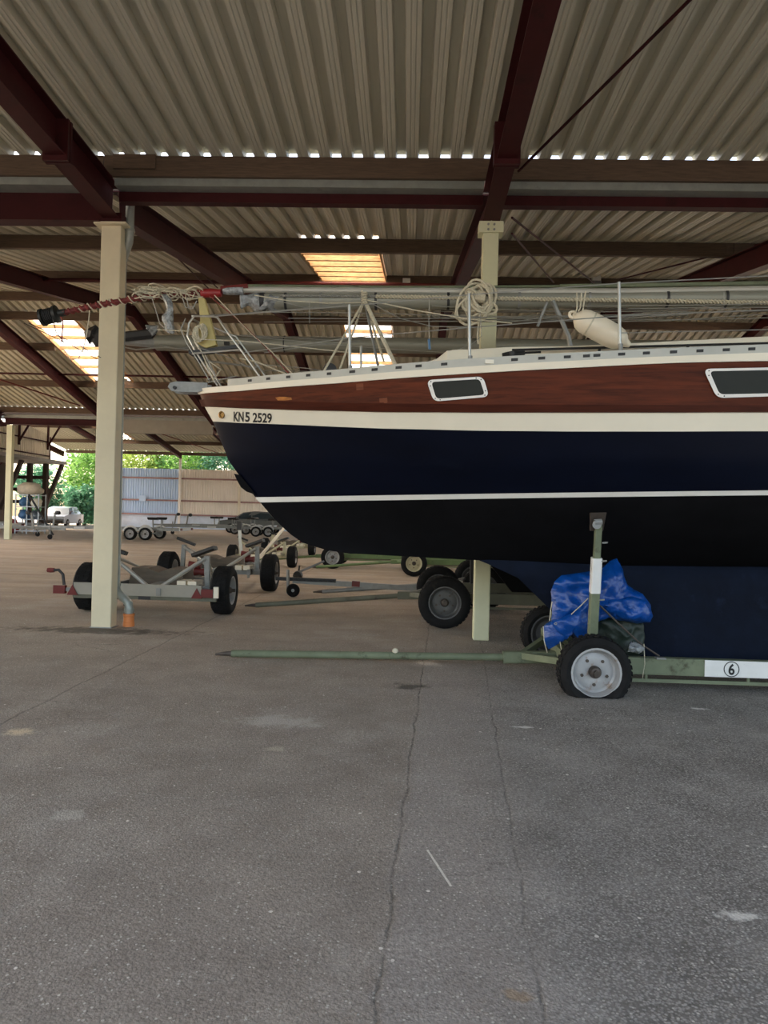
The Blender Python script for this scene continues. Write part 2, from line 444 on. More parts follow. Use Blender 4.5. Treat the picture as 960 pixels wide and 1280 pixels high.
    L.new(nv.outputs['Color'], va.inputs[0]); L.new(pv.outputs[0], va.inputs[2]); L.new(va.outputs[0], v3.inputs[0])
    craze = mth('MULTIPLY', mth('LESS_THAN', v3.outputs['Distance'], .006), ramp(noi(.5, 3), (.55, 0.0), (.7, .5)))
    s1 = mth('MULTIPLY', seam(-.165, .0517, .011), mth('MULTIPLY_ADD', noi(5, 5, .75), 2.6, -.85))
    s2 = mth('MULTIPLY', seam(.277, .073, .010), mth('MULTIPLY_ADD', noi(4, 5, .75), 2.6, -1.0))
    s3 = mth('MULTIPLY', seam(-2.75, .0185, .016), .45)
    allc = mth('MINIMUM', mth('MAXIMUM', mth('MAXIMUM', mth('MAXIMUM', s1, s2), s3), craze), .9)
    col = mix(allc, col, (.045, .038, .033))
    # stains and scuffs that belong to the floor
    def spot(p, rx, ry, c_, k, sc_=7):
        nonlocal col
        dx = mth('DIVIDE', mth('SUBTRACT', X, p[0]), rx); dy = mth('DIVIDE', mth('SUBTRACT', Y, p[1]), ry)
        d = mth('ADD', mth('SQRT', mth('ADD', mth('MULTIPLY', dx, dx), mth('MULTIPLY', dy, dy))), mth('MULTIPLY', mth('SUBTRACT', noi(sc_, 5, .7), .5), 2.6))
        col = mix(mth('MULTIPLY', ramp(d, (.45, 1.0), (1.0, 0.0)), k), col, c_)
    spot(gnd(510, 858), .17, .14, (.05, .045, .04), .8)
    spot(gnd(25, 915), .10, .09, (.70, .58, .42), .85, 22)
    spot(gnd(350, 902), .34, .16, (.56, .54, .51), .5)
    spot(gnd(85, 1020), .10, .08, (.58, .55, .5), .5, 20)
    spot(gnd(345, 936), .09, .05, (.58, .52, .42), .55, 20)
    spot(gnd(925, 1145), .09, .035, (.78, .75, .70), .85, 26)
    spot(gnd(875, 886), .10, .03, (.8, .77, .72), .8, 14)
    spot(gnd(655, 909), .08, .03, (.75, .72, .68), .8, 14)
    spot(gnd(648, 1245), .05, .04, (.36, .24, .13), .5, 18)
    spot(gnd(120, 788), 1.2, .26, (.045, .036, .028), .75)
    a, e = gnd(534, 1062), gnd(564, 1108)
    dx, dy = e.x-a.x, e.y-a.y; ln = math.hypot(dx, dy); dx /= ln; dy /= ln
    mx_, my_ = (a.x+e.x)/2, (a.y+e.y)/2
    uu = mth('ADD', mth('MULTIPLY', mth('SUBTRACT', X, mx_), dx), mth('MULTIPLY', mth('SUBTRACT', Y, my_), dy))
    vv = mth('SUBTRACT', mth('MULTIPLY', mth('SUBTRACT', X, mx_), dy), mth('MULTIPLY', mth('SUBTRACT', Y, my_), dx))
    scr = mth('MULTIPLY', mth('LESS_THAN', mth('ABSOLUTE', uu), ln/2), mth('LESS_THAN', mth('ABSOLUTE', vv), .005))
    col = mix(mth('MULTIPLY', scr, .85), col, (.80, .76, .68))
    L.new(col, b.inputs['Base Color'])
    h = mth('ADD', mth('SUBTRACT', mth('MULTIPLY', fine, .7), mth('MULTIPLY', grain, .22)), mth('ADD', mth('MULTIPLY', grit, .3), mth('MULTIPLY', allc, -1.2)))
    bp = nd(nt, 'ShaderNodeBump'); bp.inputs['Strength'].default_value = .5; bp.inputs['Distance'].default_value = .010
    L.new(h, bp.inputs['Height']); L.new(bp.outputs[0], b.inputs['Normal'])
    return m
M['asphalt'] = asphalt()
# ================================================================ the setting
fl = MB(); fl.add([(-70, -30, 0), (60, -30, 0), (60, 95, 0), (-70, 95, 0)], [(0, 1, 2, 3)])
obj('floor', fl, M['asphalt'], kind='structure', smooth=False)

# ---- roof of corrugated sheets on timber purlins and red rafters
RIB = 4.55/18
X0R = 0.893
def rx(k): return X0R + 4.55*k
def z_near(y): return 5.56 + .0516*(8.35-y)
def z_asc(y): return 5.56 + .172*(y-8.35)
RIDGE = 20.3; ZR = z_asc(RIDGE)
def z_dsc(y): return ZR - .2205*(y-RIDGE)
def z_asc3(y): return 5.56 + .172*(y-29.66)
RIDGE3 = 41.5; ZR3 = z_asc3(RIDGE3)
def z_dsc3(y): return ZR3 - .145*(y-RIDGE3)

ceiling = thing('ceiling', None, None, (0, 0, 0), kind='structure')
PROF = [(0, 0), (.036, 0), (.042, .007), (.050, .007), (.056, 0), (.082, 0), (.088, .007), (.096, .007), (.102, 0), (.130, 0), (.145, .085), (.2375, .085), (RIB, 0)]
def sheet_mesh(y0, y1, zf, ribs, name):
    m = MB(); pts = []
    for r in range(ribs):
        for (a, b) in PROF[:-1]: pts.append((r*RIB+a, b))
    pts.append((ribs*RIB+.012, 0))
    n = len(pts)
    vs = [(a, y0, zf(y0)+b) for a, b in pts] + [(a, y1, zf(y1)+b) for a, b in pts]
    m.add(vs, [(i, i+1, n+i+1, n+i) for i in range(n-1)])
    return m.mesh(name, M['sheet'], smooth=False)
ROOFS = {}
def sheets(y0, y1, zf, k0, k1, gap=None, name='roof_sheet', dz=0):
    """gap: {bay: (first rib, y from, y to)} leaves room for a rooflight"""
    full = sheet_mesh(y0, y1, zf, 3, name)
    for k in range(k0, k1):
        g = gap.get(k) if gap else None
        for s_ in range(6):
            r0 = s_*3
            if g and g[0] <= r0 < g[0]+6:
                for (a, b) in ((y0, g[1]), (g[2], y1)):
                    if b-a > .05:
                        key = (name, a, b)
                        if key not in ROOFS: ROOFS[key] = sheet_mesh(a, b, zf, 3, name)
                        o = obj(name, ROOFS[key], None, ceiling)
                        o.location = (rx(k)+r0*RIB, 0, (s_ % 2)*.0016)
                continue
            o = obj(name, full, None, ceiling)
            o.location = (rx(k)+r0*RIB, 0, (s_ % 2)*.0016)
SKYA = {-1: (6, 12.42, 19.6), 1: (9, 16.3, 19.8)}
SKYD = {-1: (6, 21.45, 26.4), -3: (3, 21.45, 26.4)}
sheets(-3.6, 8.235, z_near, -4, 4)
sheets(8.62, RIDGE, z_asc, -5, 3, SKYA)
sheets(RIDGE, 29.44, z_dsc, -5, 3, SKYD)
sheets(29.85, RIDGE3, z_asc3, -6, 1)
sheets(RIDGE3, 53.6, z_dsc3, -6, 3, {k: (3, 43.2, 50.0) for k in (-5, -3, -1, 1)})

def purlin_row(y, zf, k0, k1, d=.24, t=.08, name='purlin', mt='timber', skip=()):
    for k in range(k0, k1):
        if k in skip: continue
        cuts = [(rx(k)+.004, rx(k+1)-.004)]
        for f_, tab in ((z_asc, SKYA), (z_dsc, SKYD)):           # trimmed at the sides of a rooflight
            if zf is f_ and k in tab and tab[k][1] < y < tab[k][2]:
                xa = rx(k)+tab[k][0]*RIB; cuts = [(rx(k)+.004, xa), (xa+6*RIB, rx(k+1)-.004)]
        for xa, xb in cuts: obj(name, MB().box(xa, xb, y-t/2, y+t/2, zf(y)-d, zf(y)-.003), M[mt], ceiling, smooth=False)
for y in (8.165, 4.9, 1.6, -1.7, -3.4): purlin_row(y, z_near, -4, 4, t=.05)
for y in (8.74, 12.3, 16.1, 19.7): purlin_row(y, z_asc, -5, 3)
for y in (21.3, 23.4, 26.5, 29.35): purlin_row(y, z_dsc, -5, 3)
for y in (30.0, 35.0, 40.8): purlin_row(y, z_asc3, -6, 1)
for y in (42.2, 46.2, 50.2, 53.6): purlin_row(y, z_dsc3, -6, 3)
# lap block at the end of the near purlin above the cream post
obj('purlin_splice', MB().box(rx(-1)+.12, rx(-1)+.62, 8.11, 8.138, z_near(8.1)-.17, z_near(8.1)-.004), M['timber'], ceiling, smooth=False)

def rafter(k, y0, y1, zf, h=.36, w_=.20, hn=0):
    a = Vector((rx(k), y0, zf(y0)-.245-h/2)); b = Vector((rx(k), y1, zf(y1)-.245-h/2))
    m = MB().ibeam(a, b, h, w_)
    return obj('rafter', m, M['red'], ceiling, smooth=False)
for k in range(-4, 5):
    rafter(k, -3.5, 8.40, z_near, .38)
for k in range(-5, 4):
    rafter(k, 8.62, RIDGE, z_asc)
    rafter(k, RIDGE, 29.4, z_dsc)
for k in range(-6, 4):
    if k < 2: rafter(k, 29.9, RIDGE3, z_asc3)
    rafter(k, RIDGE3, 53.3, z_dsc3)
# bolted splice plates hanging below the near rafters
for k in range(-2, 3):
    zz = z_near(7.1)-.245-.38
    obj('splice_plate', MB().box(rx(k)-.13, rx(k)+.13, 7.02, 7.06, zz-.05, zz+.37), M['red'], ceiling, smooth=False)
    obj('splice_plate', MB().box(rx(k)-.13, rx(k)+.13, 7.08, 7.12, zz-.05, zz+.37), M['red'], ceiling, smooth=False)

# gutter in the valley, eaves beams below it
def gutter(y, zt, x0, x1):
    m = MB(); prof = [(y-.27, zt), (y-.27, zt-.14), (y+.20, zt-.14), (y+.20, zt), (y+.185, zt), (y+.185, zt-.125), (y-.255, zt-.125), (y-.255, zt)]
    m.prism([(x0, a, b) for a, b in prof], (x1-x0, 0, 0))
    return m
for k in range(-4, 4):
    obj('gutter', gutter(8.47, 5.385, rx(k)+.11, rx(k+1)-.11), M['zinc'], ceiling, smooth=False)
    if k == -2:
        obj('valley_beam', MB().ibeam((rx(k)+.1, 8.42, 5.10), (rx(k+1)-.12, 8.42, 5.10), .44, .2), M['red'], ceiling, smooth=False)
    else:
        obj('valley_beam', MB().bar((rx(k)+.1, 8.42, 5.185), (rx(k+1)-.1, 8.42, 5.185), .12, .115), M['red'], ceiling, smooth=False)
for k in range(-6, 3):
    obj('gutter', gutter(29.68, 5.30, rx(k)+.11, rx(k+1)-.11), M['zinc'], ceiling, smooth=False)
    if k in (-3, -2):
        obj('valley_beam', MB().bar((rx(k)+.1, 29.5, 4.90), (rx(k+1)-.1, 29.5, 4.90), .2, .56), M['greybeam'], ceiling, smooth=False)
    else:
        obj('valley_beam', MB().ibeam((rx(k)+.1, 29.5, 5.02), (rx(k+1)-.1, 29.5, 5.02), .26, .2), M['red'], ceiling, smooth=False)

# thin red tie pipes and diagonal tie rods
def rod(p0, p1, r=.014, mt='red', name='tie_rod', n=6):
    obj(name, MB().tube([p0, p1], r, n), M[mt], ceiling)
for k in range(-5, 3):
    rod((rx(k), 15.4, z_asc(15.4)-.30), (rx(k+1), 15.4, z_asc(15.4)-.30), .038, 'redr' if k == -1 else 'red', 'tie_pipe', 8)  # brighter red where the rooflight falls, that light put into the colour
    rod((rx(k), 25.2, z_dsc(25.2)-.30), (rx(k+1), 25.2, z_dsc(25.2)-.30), .035, 'red', 'tie_pipe', 8)
p0 = at(648, 214, 7.95); p1 = at(862, 0, 5.6); rod(p0, p0+(p1-p0)*1.75, .016)
rod(at(640, 272, 8.45), at(748, 358, 13.6), .014)
rod(at(640, 292, 8.46), at(692, 353, 14.5), .014)
rod(at(975, 299, 11.8), at(775, 349, 15.6), .016)
rod(at(196, 297, 11.6), at(262, 362, 15.8), .014)
rod(at(206, 297, 11.6), at(272, 360, 15.8), .014)
rod(at(-20, 468, 24.5), at(100, 507, 28.9), .028, 'redr')
rod(at(165, 530, 41.8), at(272, 566, 51.5), .03, 'redr')
rod(at(-8, 588, 28.0), at(3, 578, 28.2), .02)

# ---- rooflights: a translucent sheet above a row of timber battens
NWIN = [0]
def rooflight(k, r0, y0, y1, zf, step=.60, depth=.10):
    NWIN[0] += 1
    xa, xb = rx(k)+r0*RIB, rx(k)+(r0+6)*RIB
    t = thing('window_%d' % NWIN[0], None, None, (xa, y0, zf(y0)), kind='structure')
    m = MB(); m.add([(xa-.05, y0-.05, zf(y0)+.09), (xb+.05, y0-.05, zf(y0)+.09), (xb+.05, y1+.05, zf(y1)+.09), (xa-.05, y1+.05, zf(y1)+.09)], [(0, 1, 2, 3)])
    obj('pane', m, M['skylight'], t, smooth=False)
    for x in (xa+.02, xb-.02):
        obj('side_board', MB().bar((x, y0, zf(y0)-.02), (x, y1, zf(y1)-.02), .03, .13), M['batten'], t, smooth=False)
    n = int((y1-y0)/step)
    for i in range(1, n+1):
        y = y0 + (y1-y0)*i/(n+.6)
        obj('batten', MB().box(xa+.036, xb-.036, y-.03, y+.03, zf(y)-depth+.04, zf(y)+.05), M['batten'], t, smooth=False)
for k, a in SKYA.items(): rooflight(k, a[0], a[1], a[2], z_asc, .62, .17)
for k, a in SKYD.items(): rooflight(k, a[0], a[1], a[2], z_dsc, .80, .10)
for k in (-5, -3, -1, 1): rooflight(k, 3, 43.2, 50.0, z_dsc3, .9, .055)  # first bay's is seen; the others are unseen, added to light the far end

# ---- posts
def post(name, lab, x, y, w_, d, h, mt, cap=True, group=None):
    t = thing(name, lab, 'post', (x, y, 0), group)
    obj('shaft', MB().box(x-w_/2, x+w_/2, y-d/2, y+d/2, 0, h), M[mt], t, smooth=False, bevel=.012)
    return t
t = post('steel_post', 'cream square steel post with the grey downpipe at its back, left of the bow', -3.665, 8.50, .245, .18, 4.86, 'cream')
obj('cap_plate', MB().box(-3.86, -3.47, 8.36, 8.66, 4.86, 4.885), M['cream'], t, smooth=False)
obj('base_plate', MB().box(-3.80, -3.53, 8.405, 8.60, 0, .012), M['galv'], t, smooth=False)
obj('bracket', MB().box(-3.80, -3.53, 8.38, 8.60, 4.885, 5.0), M['red'], t, smooth=False)
t = post('steel_post', 'pale green steel post standing behind the middle of the boat, bolted cap under the rafter', .893, 8.43, .185, .16, 4.80, 'creamg')
obj('cap_plate', MB().box(.893-.14, .893+.145, 8.335, 8.53, 4.80, 4.93), M['creamg'], t, smooth=False)
for sx in (-1, 1):
    for zz in (4.83, 4.89): obj('bolt', MB().lathe([(.014, 0), (.014, .012)], (.893+sx*.035, 8.335, zz), (0, -1, 0), 6), M['galv'], t)
obj('stiffener', MB().box(.893-.006, .893+.006, 8.325, 8.337, 4.80, 4.93), M['creamg'], t, smooth=False)
post('steel_post', 'far pale post at the left edge of the picture under the second valley', -16.95, 29.5, .24, .2, 4.86, 'creamg')
post('steel_post', 'far post of the second valley hidden behind the cream post', rx(-3), 29.5, .24, .2, 4.60, 'creamg')

# ---- downpipe beside the cream post
t = thing('downpipe', 'grey zinc rain pipe down the back of the cream post into an orange sleeve', 'pipe', (-3.42, 8.60, 0))
m = MB()
m.tube([(-3.50, 8.56, 5.25), (-3.50, 8.56, 4.80), (-3.51, 8.57, 4.72), (-3.60, 8.66, 4.58), (-3.625, 8.67, 4.50), (-3.60, 8.67, .48), (-3.57, 8.66, .40), (-3.47, 8.64, .33), (-3.41, 8.61, .28), (-3.40, 8.605, .2), (-3.40, 8.605, .12)], .052, 14)
obj('pipe', m, M['zinc'], t)
for z in (4.46, 4.86, .2, .5): obj('pipe_collar', MB().lathe([(.054, -.02), (.06, -.02), (.06, .02), (.054, .02)], ({4.46: -3.625, 4.86: -3.50, .2: -3.40, .5: -3.60}[z], 8.67 if .4 < z < 4.7 else (8.56 if z > 4 else 8.606), z), (0, 0, 1), 14), M['zinc'], t)
obj('drain_sleeve', MB().lathe([(.058, 0), (.068, .0), (.068, .05), (.063, .055), (.063, .125), (.069, .13), (.069, .155), (.05, .158)], (-3.40, 8.605, 0), (0, 0, 1), 18), M['orange'], t, label='orange plastic drain sleeve')

# ---- far cladding wall
FY = 53.2
wall = thing('wall_back', None, None, (-5, FY, 0), kind='structure')
def clad_mesh(w_, z0, z1, n, name, mt):
    m = MB(); p = w_/n; pts = []
    for i in range(n):
        for a, b in ((0, 0), (.45, 0), (.55, -.09), (.90, -.09)): pts.append(((i+a)*p, b))
    pts.append((w_, 0)); q = len(pts)
    vs = [(a, b, z0) for a, b in pts] + [(a, b, z1) for a, b in pts]
    m.add(vs, [(i, i+1, q+i+1, q+i) for i in range(q-1)])
    return m.mesh(name, M[mt], smooth=False)
ca = clad_mesh(1.1375, 1.02, 4.52, 6, 'cladding_panel', 'fenceb'); cb = clad_mesh(1.1375, 1.02, 4.52, 6, 'cladding_panel', 'fencew')
x = rx(-5)-1.1375
while x < 14:
    o = obj('cladding_panel', ca if x < rx(-4)-.1 else cb, None, wall, label=None); o.location = (x-(-5)+0, 0, 0); o.location = Vector((x, FY, 0)) - BASE[wall.name]
    x += 1.1375
obj('concrete_base', MB().box(rx(-5)-1.2, 14, FY-.02, FY+.2, 0, 1.0), M['conc'], wall, smooth=False)
for z in (1.05, 2.12, 3.80):
    for k in range(-6, 3):
        x0 = rx(k)+.1 if k > -6 else rx(-5)-1.1
        obj('cladding_rail', MB().box(x0, rx(k+1)-.1, FY-.14, FY-.065, z-.06, z+.06), M['rail'], wall, smooth=False)
for k in range(-5, 3):
    obj('wall_post', MB().box(rx(k)-.09, rx(k)+.09, FY-.25, FY-.145, 0, z_dsc3(FY)-.62), M['gable' if k > -4 else 'fencew'], wall, smooth=False)
s_ = at(178, 623, FY-.17)
obj('sign', MB().box(s_.x-.25, s_.x+.25, FY-.18, FY-.142, s_.z-.22, s_.z+.22), M['sign'], org=(s_.x, FY-.16, s_.z), label='small blank pale blue sign on the blue part of the far wall', cat='sign', smooth=False)

# ---- gable side wall far left
wl = thing('wall_left', None, None, (-22.9, 40, 4.4), kind='structure')
gm = {}
yy = 31.0
while yy < 44.2:
    za = min(z_asc3(yy), z_dsc3(yy))-1.3; zb = min(z_asc3(yy+1.2), z_dsc3(yy+1.2))-1.3
    m = MB(); n = 6; pts = []
    for i in range(n):
        for a, b in ((0, 0), (.45, 0), (.55, .05), (.90, .05)): pts.append(((i+a)/n, b))
    pts.append((1, 0)); q = len(pts)
    vs = [(-22.9+b, yy+a*1.2, 4.42) for a, b in pts] + [(-22.9+b, yy+a*1.2, za+(zb-za)*a) for a, b in pts]
    m.add(vs, [(i, i+1, q+i+1, q+i) for i in range(q-1)])
    obj('cladding_panel', m, M['gable'], wl, smooth=False)
    yy += 1.2
for z in (4.62, 5.5):
    obj('cladding_rail', MB().bar((-22.81, 31, z), (-22.81, 44.2, z), .06, .07), M['red'], wl, smooth=False)
obj('edge_trim', MB().bar((-22.88, 44.25, 4.42), (-22.88, 44.25, 5.85), .12, .12), M['red'], wl, smooth=False)
for y in (40.5, 43.8):
    obj('bracket_strut', MB().bar((-22.75, y, 5.0), (-22.75, y, z_dsc3(y)-.3 if y > RIDGE3 else z_asc3(y)-.3), .1, .1), M['red'], wl, smooth=False)
    obj('bracket_strut', MB().bar((-22.75, y, 5.2), (-21.95, y, 6.6), .09, .09), M['red'], wl, smooth=False)

# ---- open timber lean-to below the gable
t = thing('lean_to_shed', 'dark open timber lean-to with a grey slab roof below the cream gable, far left', 'shed', (-25.5, 45, 0))
obj('roof', MB().box(-31, -22.5, 33.0, 45.8, 4.2, 4.40), M['slab'], t, smooth=False)
for x in (-23.55, -24.6, -27.5):
    obj('post', MB().box(x-.13, x+.13, 45.0, 45.3, 0, 4.2), M['trim'], t, smooth=False)
obj('brace', MB().bar((-22.65, 45.5, 4.2), (-23.9, 45.5, .9), .26, .2), M['trim'], t, smooth=False)
obj('brace', MB().bar((-23.4, 42, 4.2), (-24.6, 42, 1.2), .26, .2), M['trim'], t, smooth=False)
for z in (3.2, 2.4, 1.6):
    obj('cross_rail', MB().box(-31, -23.4, 45.3, 45.4, z, z+.22), M['trim'], t, smooth=False)
m = MB()
obj('back_board', MB().box(-26.3, -26.2, 33, 45.6, 0, 4.2), M['trim'], t, smooth=False)

# ---- trees beyond the roof edge
def tree(name, lab, x, y, r, z0, z1, mt, n, group=None, ls=.34):
    t = thing(name, lab, 'tree', (x, y, 0), group)
    rnd = random.Random(int(x*31+y*7))
    m = MB(); cz = (z0+z1)/2; hz = (z1-z0)/2
    cl = []
    for i in range(26):
        a = rnd.uniform(0, 2*PI); e = rnd.uniform(-1, 1); q = rnd.uniform(.45, .95)
        cl.append(Vector((x+math.cos(a)*math.sqrt(1-e*e)*r*q, y+math.sin(a)*math.sqrt(1-e*e)*r*q*.8, cz+e*hz*q)))
    vs = []; fs = []
    for i in range(n):
        c_ = rnd.choice(cl); rr = r*.42
        p = c_ + Vector((rnd.gauss(0, .45), rnd.gauss(0, .45), rnd.gauss(0, .42)))*rr
        if p.z < .1: p.z = .1 + rnd.random()*.4
        s_ = ls*rnd.uniform(.6, 1.25)
        a = Vector((rnd.gauss(0, 1), rnd.gauss(0, 1), rnd.gauss(0, .6))).normalized()
        b = a.orthogonal().normalized(); b = (b*math.cos(i)+a.cross(b)*math.sin(i))
        o = len(vs)
        vs += [p-a*s_*.5, p+b*s_*.24+a*s_*.05, p+a*s_*.5, p-b*s_*.24+a*s_*.05]
        fs.append((o, o+1, o+2, o+3))
    m.v = vs; m.f = fs
    me = m.mesh('foliage', M[mt], Vector((x, y, 0)), smooth=False)
    obj('foliage', me, None, t, kind='stuff')
    tr = MB().tube([(x, y, 0), (x+.1, y, z0+.3), (x-.1, y+.1, cz)], [.16, .12, .05], 7)
    for a in range(4):
        tr.tube([(x, y, z0*.8+.4+a*.3), (x+math.cos(a*1.7)*r*.6, y+math.sin(a*1.7)*r*.5, cz+a*.2)], [.07, .02], 5)
    obj('trunk', tr, M['bark'], t)
T = [('bush', 'bright green bushy tree at ground level just left of the cream post', -25.6, 57.5, 2.6, .3, 6.2, 'leaf1', 5200),
     ('bush', 'low blue green bush at the foot of the bushy trees', -25.3, 54.5, 1.5, .0, 3.4, 'leaf2', 3200),
     ('bush', 'blue green bush beside the dark lean-to brace, far left', -29.2, 55, 2.0, .2, 4.6, 'leaf2', 3600),
     ('tree', 'tall pale tree behind the bushes left of the cream post', -27.5, 61, 3.0, 1.2, 7.4, 'leaf1', 4200),
     ('tree', 'yellow green tree above the wall just right of the cream post', -22.0, 58, 2.4, 2.6, 8.2, 'leaf3', 3600),
     ('tree', 'fresh green tree above the wall, second from the cream post', -18.6, 58.5, 2.5, 2.4, 8.4, 'leaf1', 3600),
     ('tree', 'blue green tree above the wall, third from the cream post', -15.2, 58, 2.5, 2.4, 8.4, 'leaf2', 3600),
     ('tree', 'blue green tree above the wall touching the bow outline', -11.8, 58.6, 2.5, 2.2, 8.2, 'leaf2', 3200),
     ('tree', 'yellow green tree farther back between the two blue green trees', -13.6, 62.5, 2.5, 2.6, 9.0, 'leaf3', 2600),
     ('tree', 'green tree farther back behind the fresh green tree over the wall', -20.4, 63, 2.6, 2.4, 9.0, 'leaf1', 2600)]
for a in T: tree(*a)
# ---- unseen clad wall added on the right to shade the floor under the boat
wr = thing('shade_wall_right', None, None, (15.6, 30, 0), kind='structure')
m = MB(); pts = []
yy = 9.0
while yy < 34:
    for a, b in ((0, 0), (.12, 0), (.15, .05), (.25, .05)): pts.append((15.6+b, yy+a))
    yy += .28
q = len(pts)
m.add([(a, b, 0) for a, b in pts]+[(a, b, 5.3) for a, b in pts], [(i, i+1, q+i+1, q+i) for i in range(q-1)])
obj('cladding', m, M['gable'], wr, smooth=False)
# ================================================================ the sailing boat
YC = 6.9
XT = 6.5
def itp(tab, x):
    if x <= tab[0][0]: return tab[0][1]
    for (a, b), (c_, d) in zip(tab, tab[1:]):
        if x <= c_: return b + (d-b)*(x-a)/(c_-a)
    return tab[-1][1]
STEM = [(1.06, -.60), (1.09, -.80), (1.17, -1.07), (1.36, -1.29), (1.57, -1.48), (1.77, -1.70), (2.28, -1.915), (2.47, -2.025), (2.70, -2.125)]
def half(X, x0, B, p):
    q = max(0, min(1, (X-x0)/4.6))
    tp = 1 - .30*max(0, (X-2.8)/(XT-2.8))**2
    return B*math.sin(PI/2*q**p)*tp
class Level:
    def __init__(s, pix, B, p):
        s.B = B; s.p = p; s.x0 = -2.05; tab = []
        for it in range(3):
            tab = []
            for px, py in pix:
                Y = 6.3
                for _ in range(12):
                    P = at(px, py, Y); Y = YC - half(P.x, s.x0, B, p)
                tab.append((P.x, P.z))
            s.x0 = itp(STEM, tab[0][1])
        a, b = tab[-2], tab[-1]
        tab.append((XT, b[1] + (b[1]-a[1])/(b[0]-a[0])*(XT-b[0])*.9))
        s.tab = tab
    def z(s, X): return itp(s.tab, X)
    def h(s, X): return half(X, s.x0, s.B, s.p)
LV = [Level([(250, 486), (300, 481.5), (420, 471.5), (480, 466), (600, 457.5), (720, 451), (840, 445.5), (960, 441)], 1.34, .80),
      Level([(250, 493), (300, 489), (420, 479.5), (480, 474.5), (600, 466.5), (720, 460), (840, 454), (960, 451.5)], 1.335, .80),
      Level([(248, 499.5), (300, 501), (420, 504), (480, 505), (600, 506), (720, 506.5), (840, 507), (960, 507)], 1.33, .81),
      Level([(250, 508), (300, 510.5), (374, 513), (480, 515.5), (600, 516), (720, 516), (840, 516), (960, 515.5)], 1.325, .82),
      Level([(266, 527), (300, 528.7), (420, 533.5), (480, 535.8), (600, 538.5), (720, 539.5), (840, 539.5), (960, 539)], 1.30, .84),
      Level([(285, 577), (420, 578), (600, 579), (840, 578), (960, 577)], 1.25, .90),
      Level([(321, 621.5), (420, 620), (540, 618.2), (680, 616.2), (820, 614.5), (960, 613)], 1.17, 1.0),
      Level([(325, 628), (420, 626.3), (540, 624.5), (680, 622.3), (820, 620.5), (960, 619)], 1.15, 1.01)]
def side(X, z):
    pts = [(l.z(X), l.h(X)) for l in LV][::-1]
    return itp(pts, z)
def onhull(px, py, out=0.0):
    Y = 6.0
    for _ in range(14):
        P = at(px, py, Y); Y = YC - side(P.x, P.z) - out
    return at(px, py, Y)

boat = thing('sailing_boat', 'dark blue and mahogany sailing yacht with white bands on the green trolley', 'boat', (2.2, YC, 0))
NS = 46
def xs(x0, t): return x0 + (XT-x0)*t**1.7
def strip(la, lb, out=0.0, sub=3, both=True):
    m = MB()
    for sg in ((-1, 1) if both else (-1,)):
        rows = []
        for i in range(NS+1):
            t = i/NS; row = []
            for j in range(sub+1):
                f = j/sub
                xa, xb = xs(la.x0, t), xs(lb.x0, t)
                za, zb = la.z(xa), lb.z(xb)
                X = xa+(xb-xa)*f; z = za+(zb-za)*f
                h = la.h(xa)+(lb.h(xb)-la.h(xa))*f
                row.append((X - (out*1.2 if i == 0 else 0), YC + sg*(h+out), z))
            rows.append(row)
        m.loft(rows)
    return m
cap = strip(LV[0], LV[1], .012)
# top of the cream cap strip
for sg in (-1, 1):
    cap.loft([[(xs(LV[0].x0, i/NS)-(.012 if i == 0 else 0), YC+sg*(LV[0].h(xs(LV[0].x0, i/NS))+.012-d*min(1, i/4)), LV[0].z(xs(LV[0].x0, i/NS))) for d in (0, .10)] for i in range(NS+1)])
obj('sheer_cap', cap, M['wpaint'], boat, label='cream painted strip along the deck edge')
obj('mahogany_strake', strip(LV[1], LV[2]), M['mahog'], boat, label='varnished mahogany planking')
rr = strip(LV[2], LV[3], .022)
for sg in (-1, 1):
    for L_ in (LV[2], LV[3]):
        rr.loft([[(xs(L_.x0, i/NS), YC+sg*(L_.h(xs(L_.x0, i/NS))+d), L_.z(xs(L_.x0, i/NS))) for d in (-.004, .022)] for i in range(NS+1)])
obj('rubbing_strake', rr, M['mahogd'], boat, label='dark wooden rubbing strake')
obj('white_band', strip(LV[3], LV[4]), M['wpaint'], boat)
tp = MB()
for sg in (-1, 1):
    rows = []
    for i in range(NS+1):
        t = i/NS; row = []
        for la, lb, sub in ((LV[4], LV[5], 4), (LV[5], LV[6], 4)):
            for j in range(sub+(la is LV[5])):
                f = j/sub; xa, xb = xs(la.x0, t), xs(lb.x0, t)
                X = xa+(xb-xa)*f; row.append((X, YC+sg*(la.h(xa)+(lb.h(xb)-la.h(xa))*f), la.z(xa)+(lb.z(xb)-la.z(xa))*f))
        rows.append(row)
    tp.loft(rows)
obj('blue_topsides', tp, M['navy'], boat)
obj('boot_stripe', strip(LV[6], LV[7], .002), M['boot'], boat)
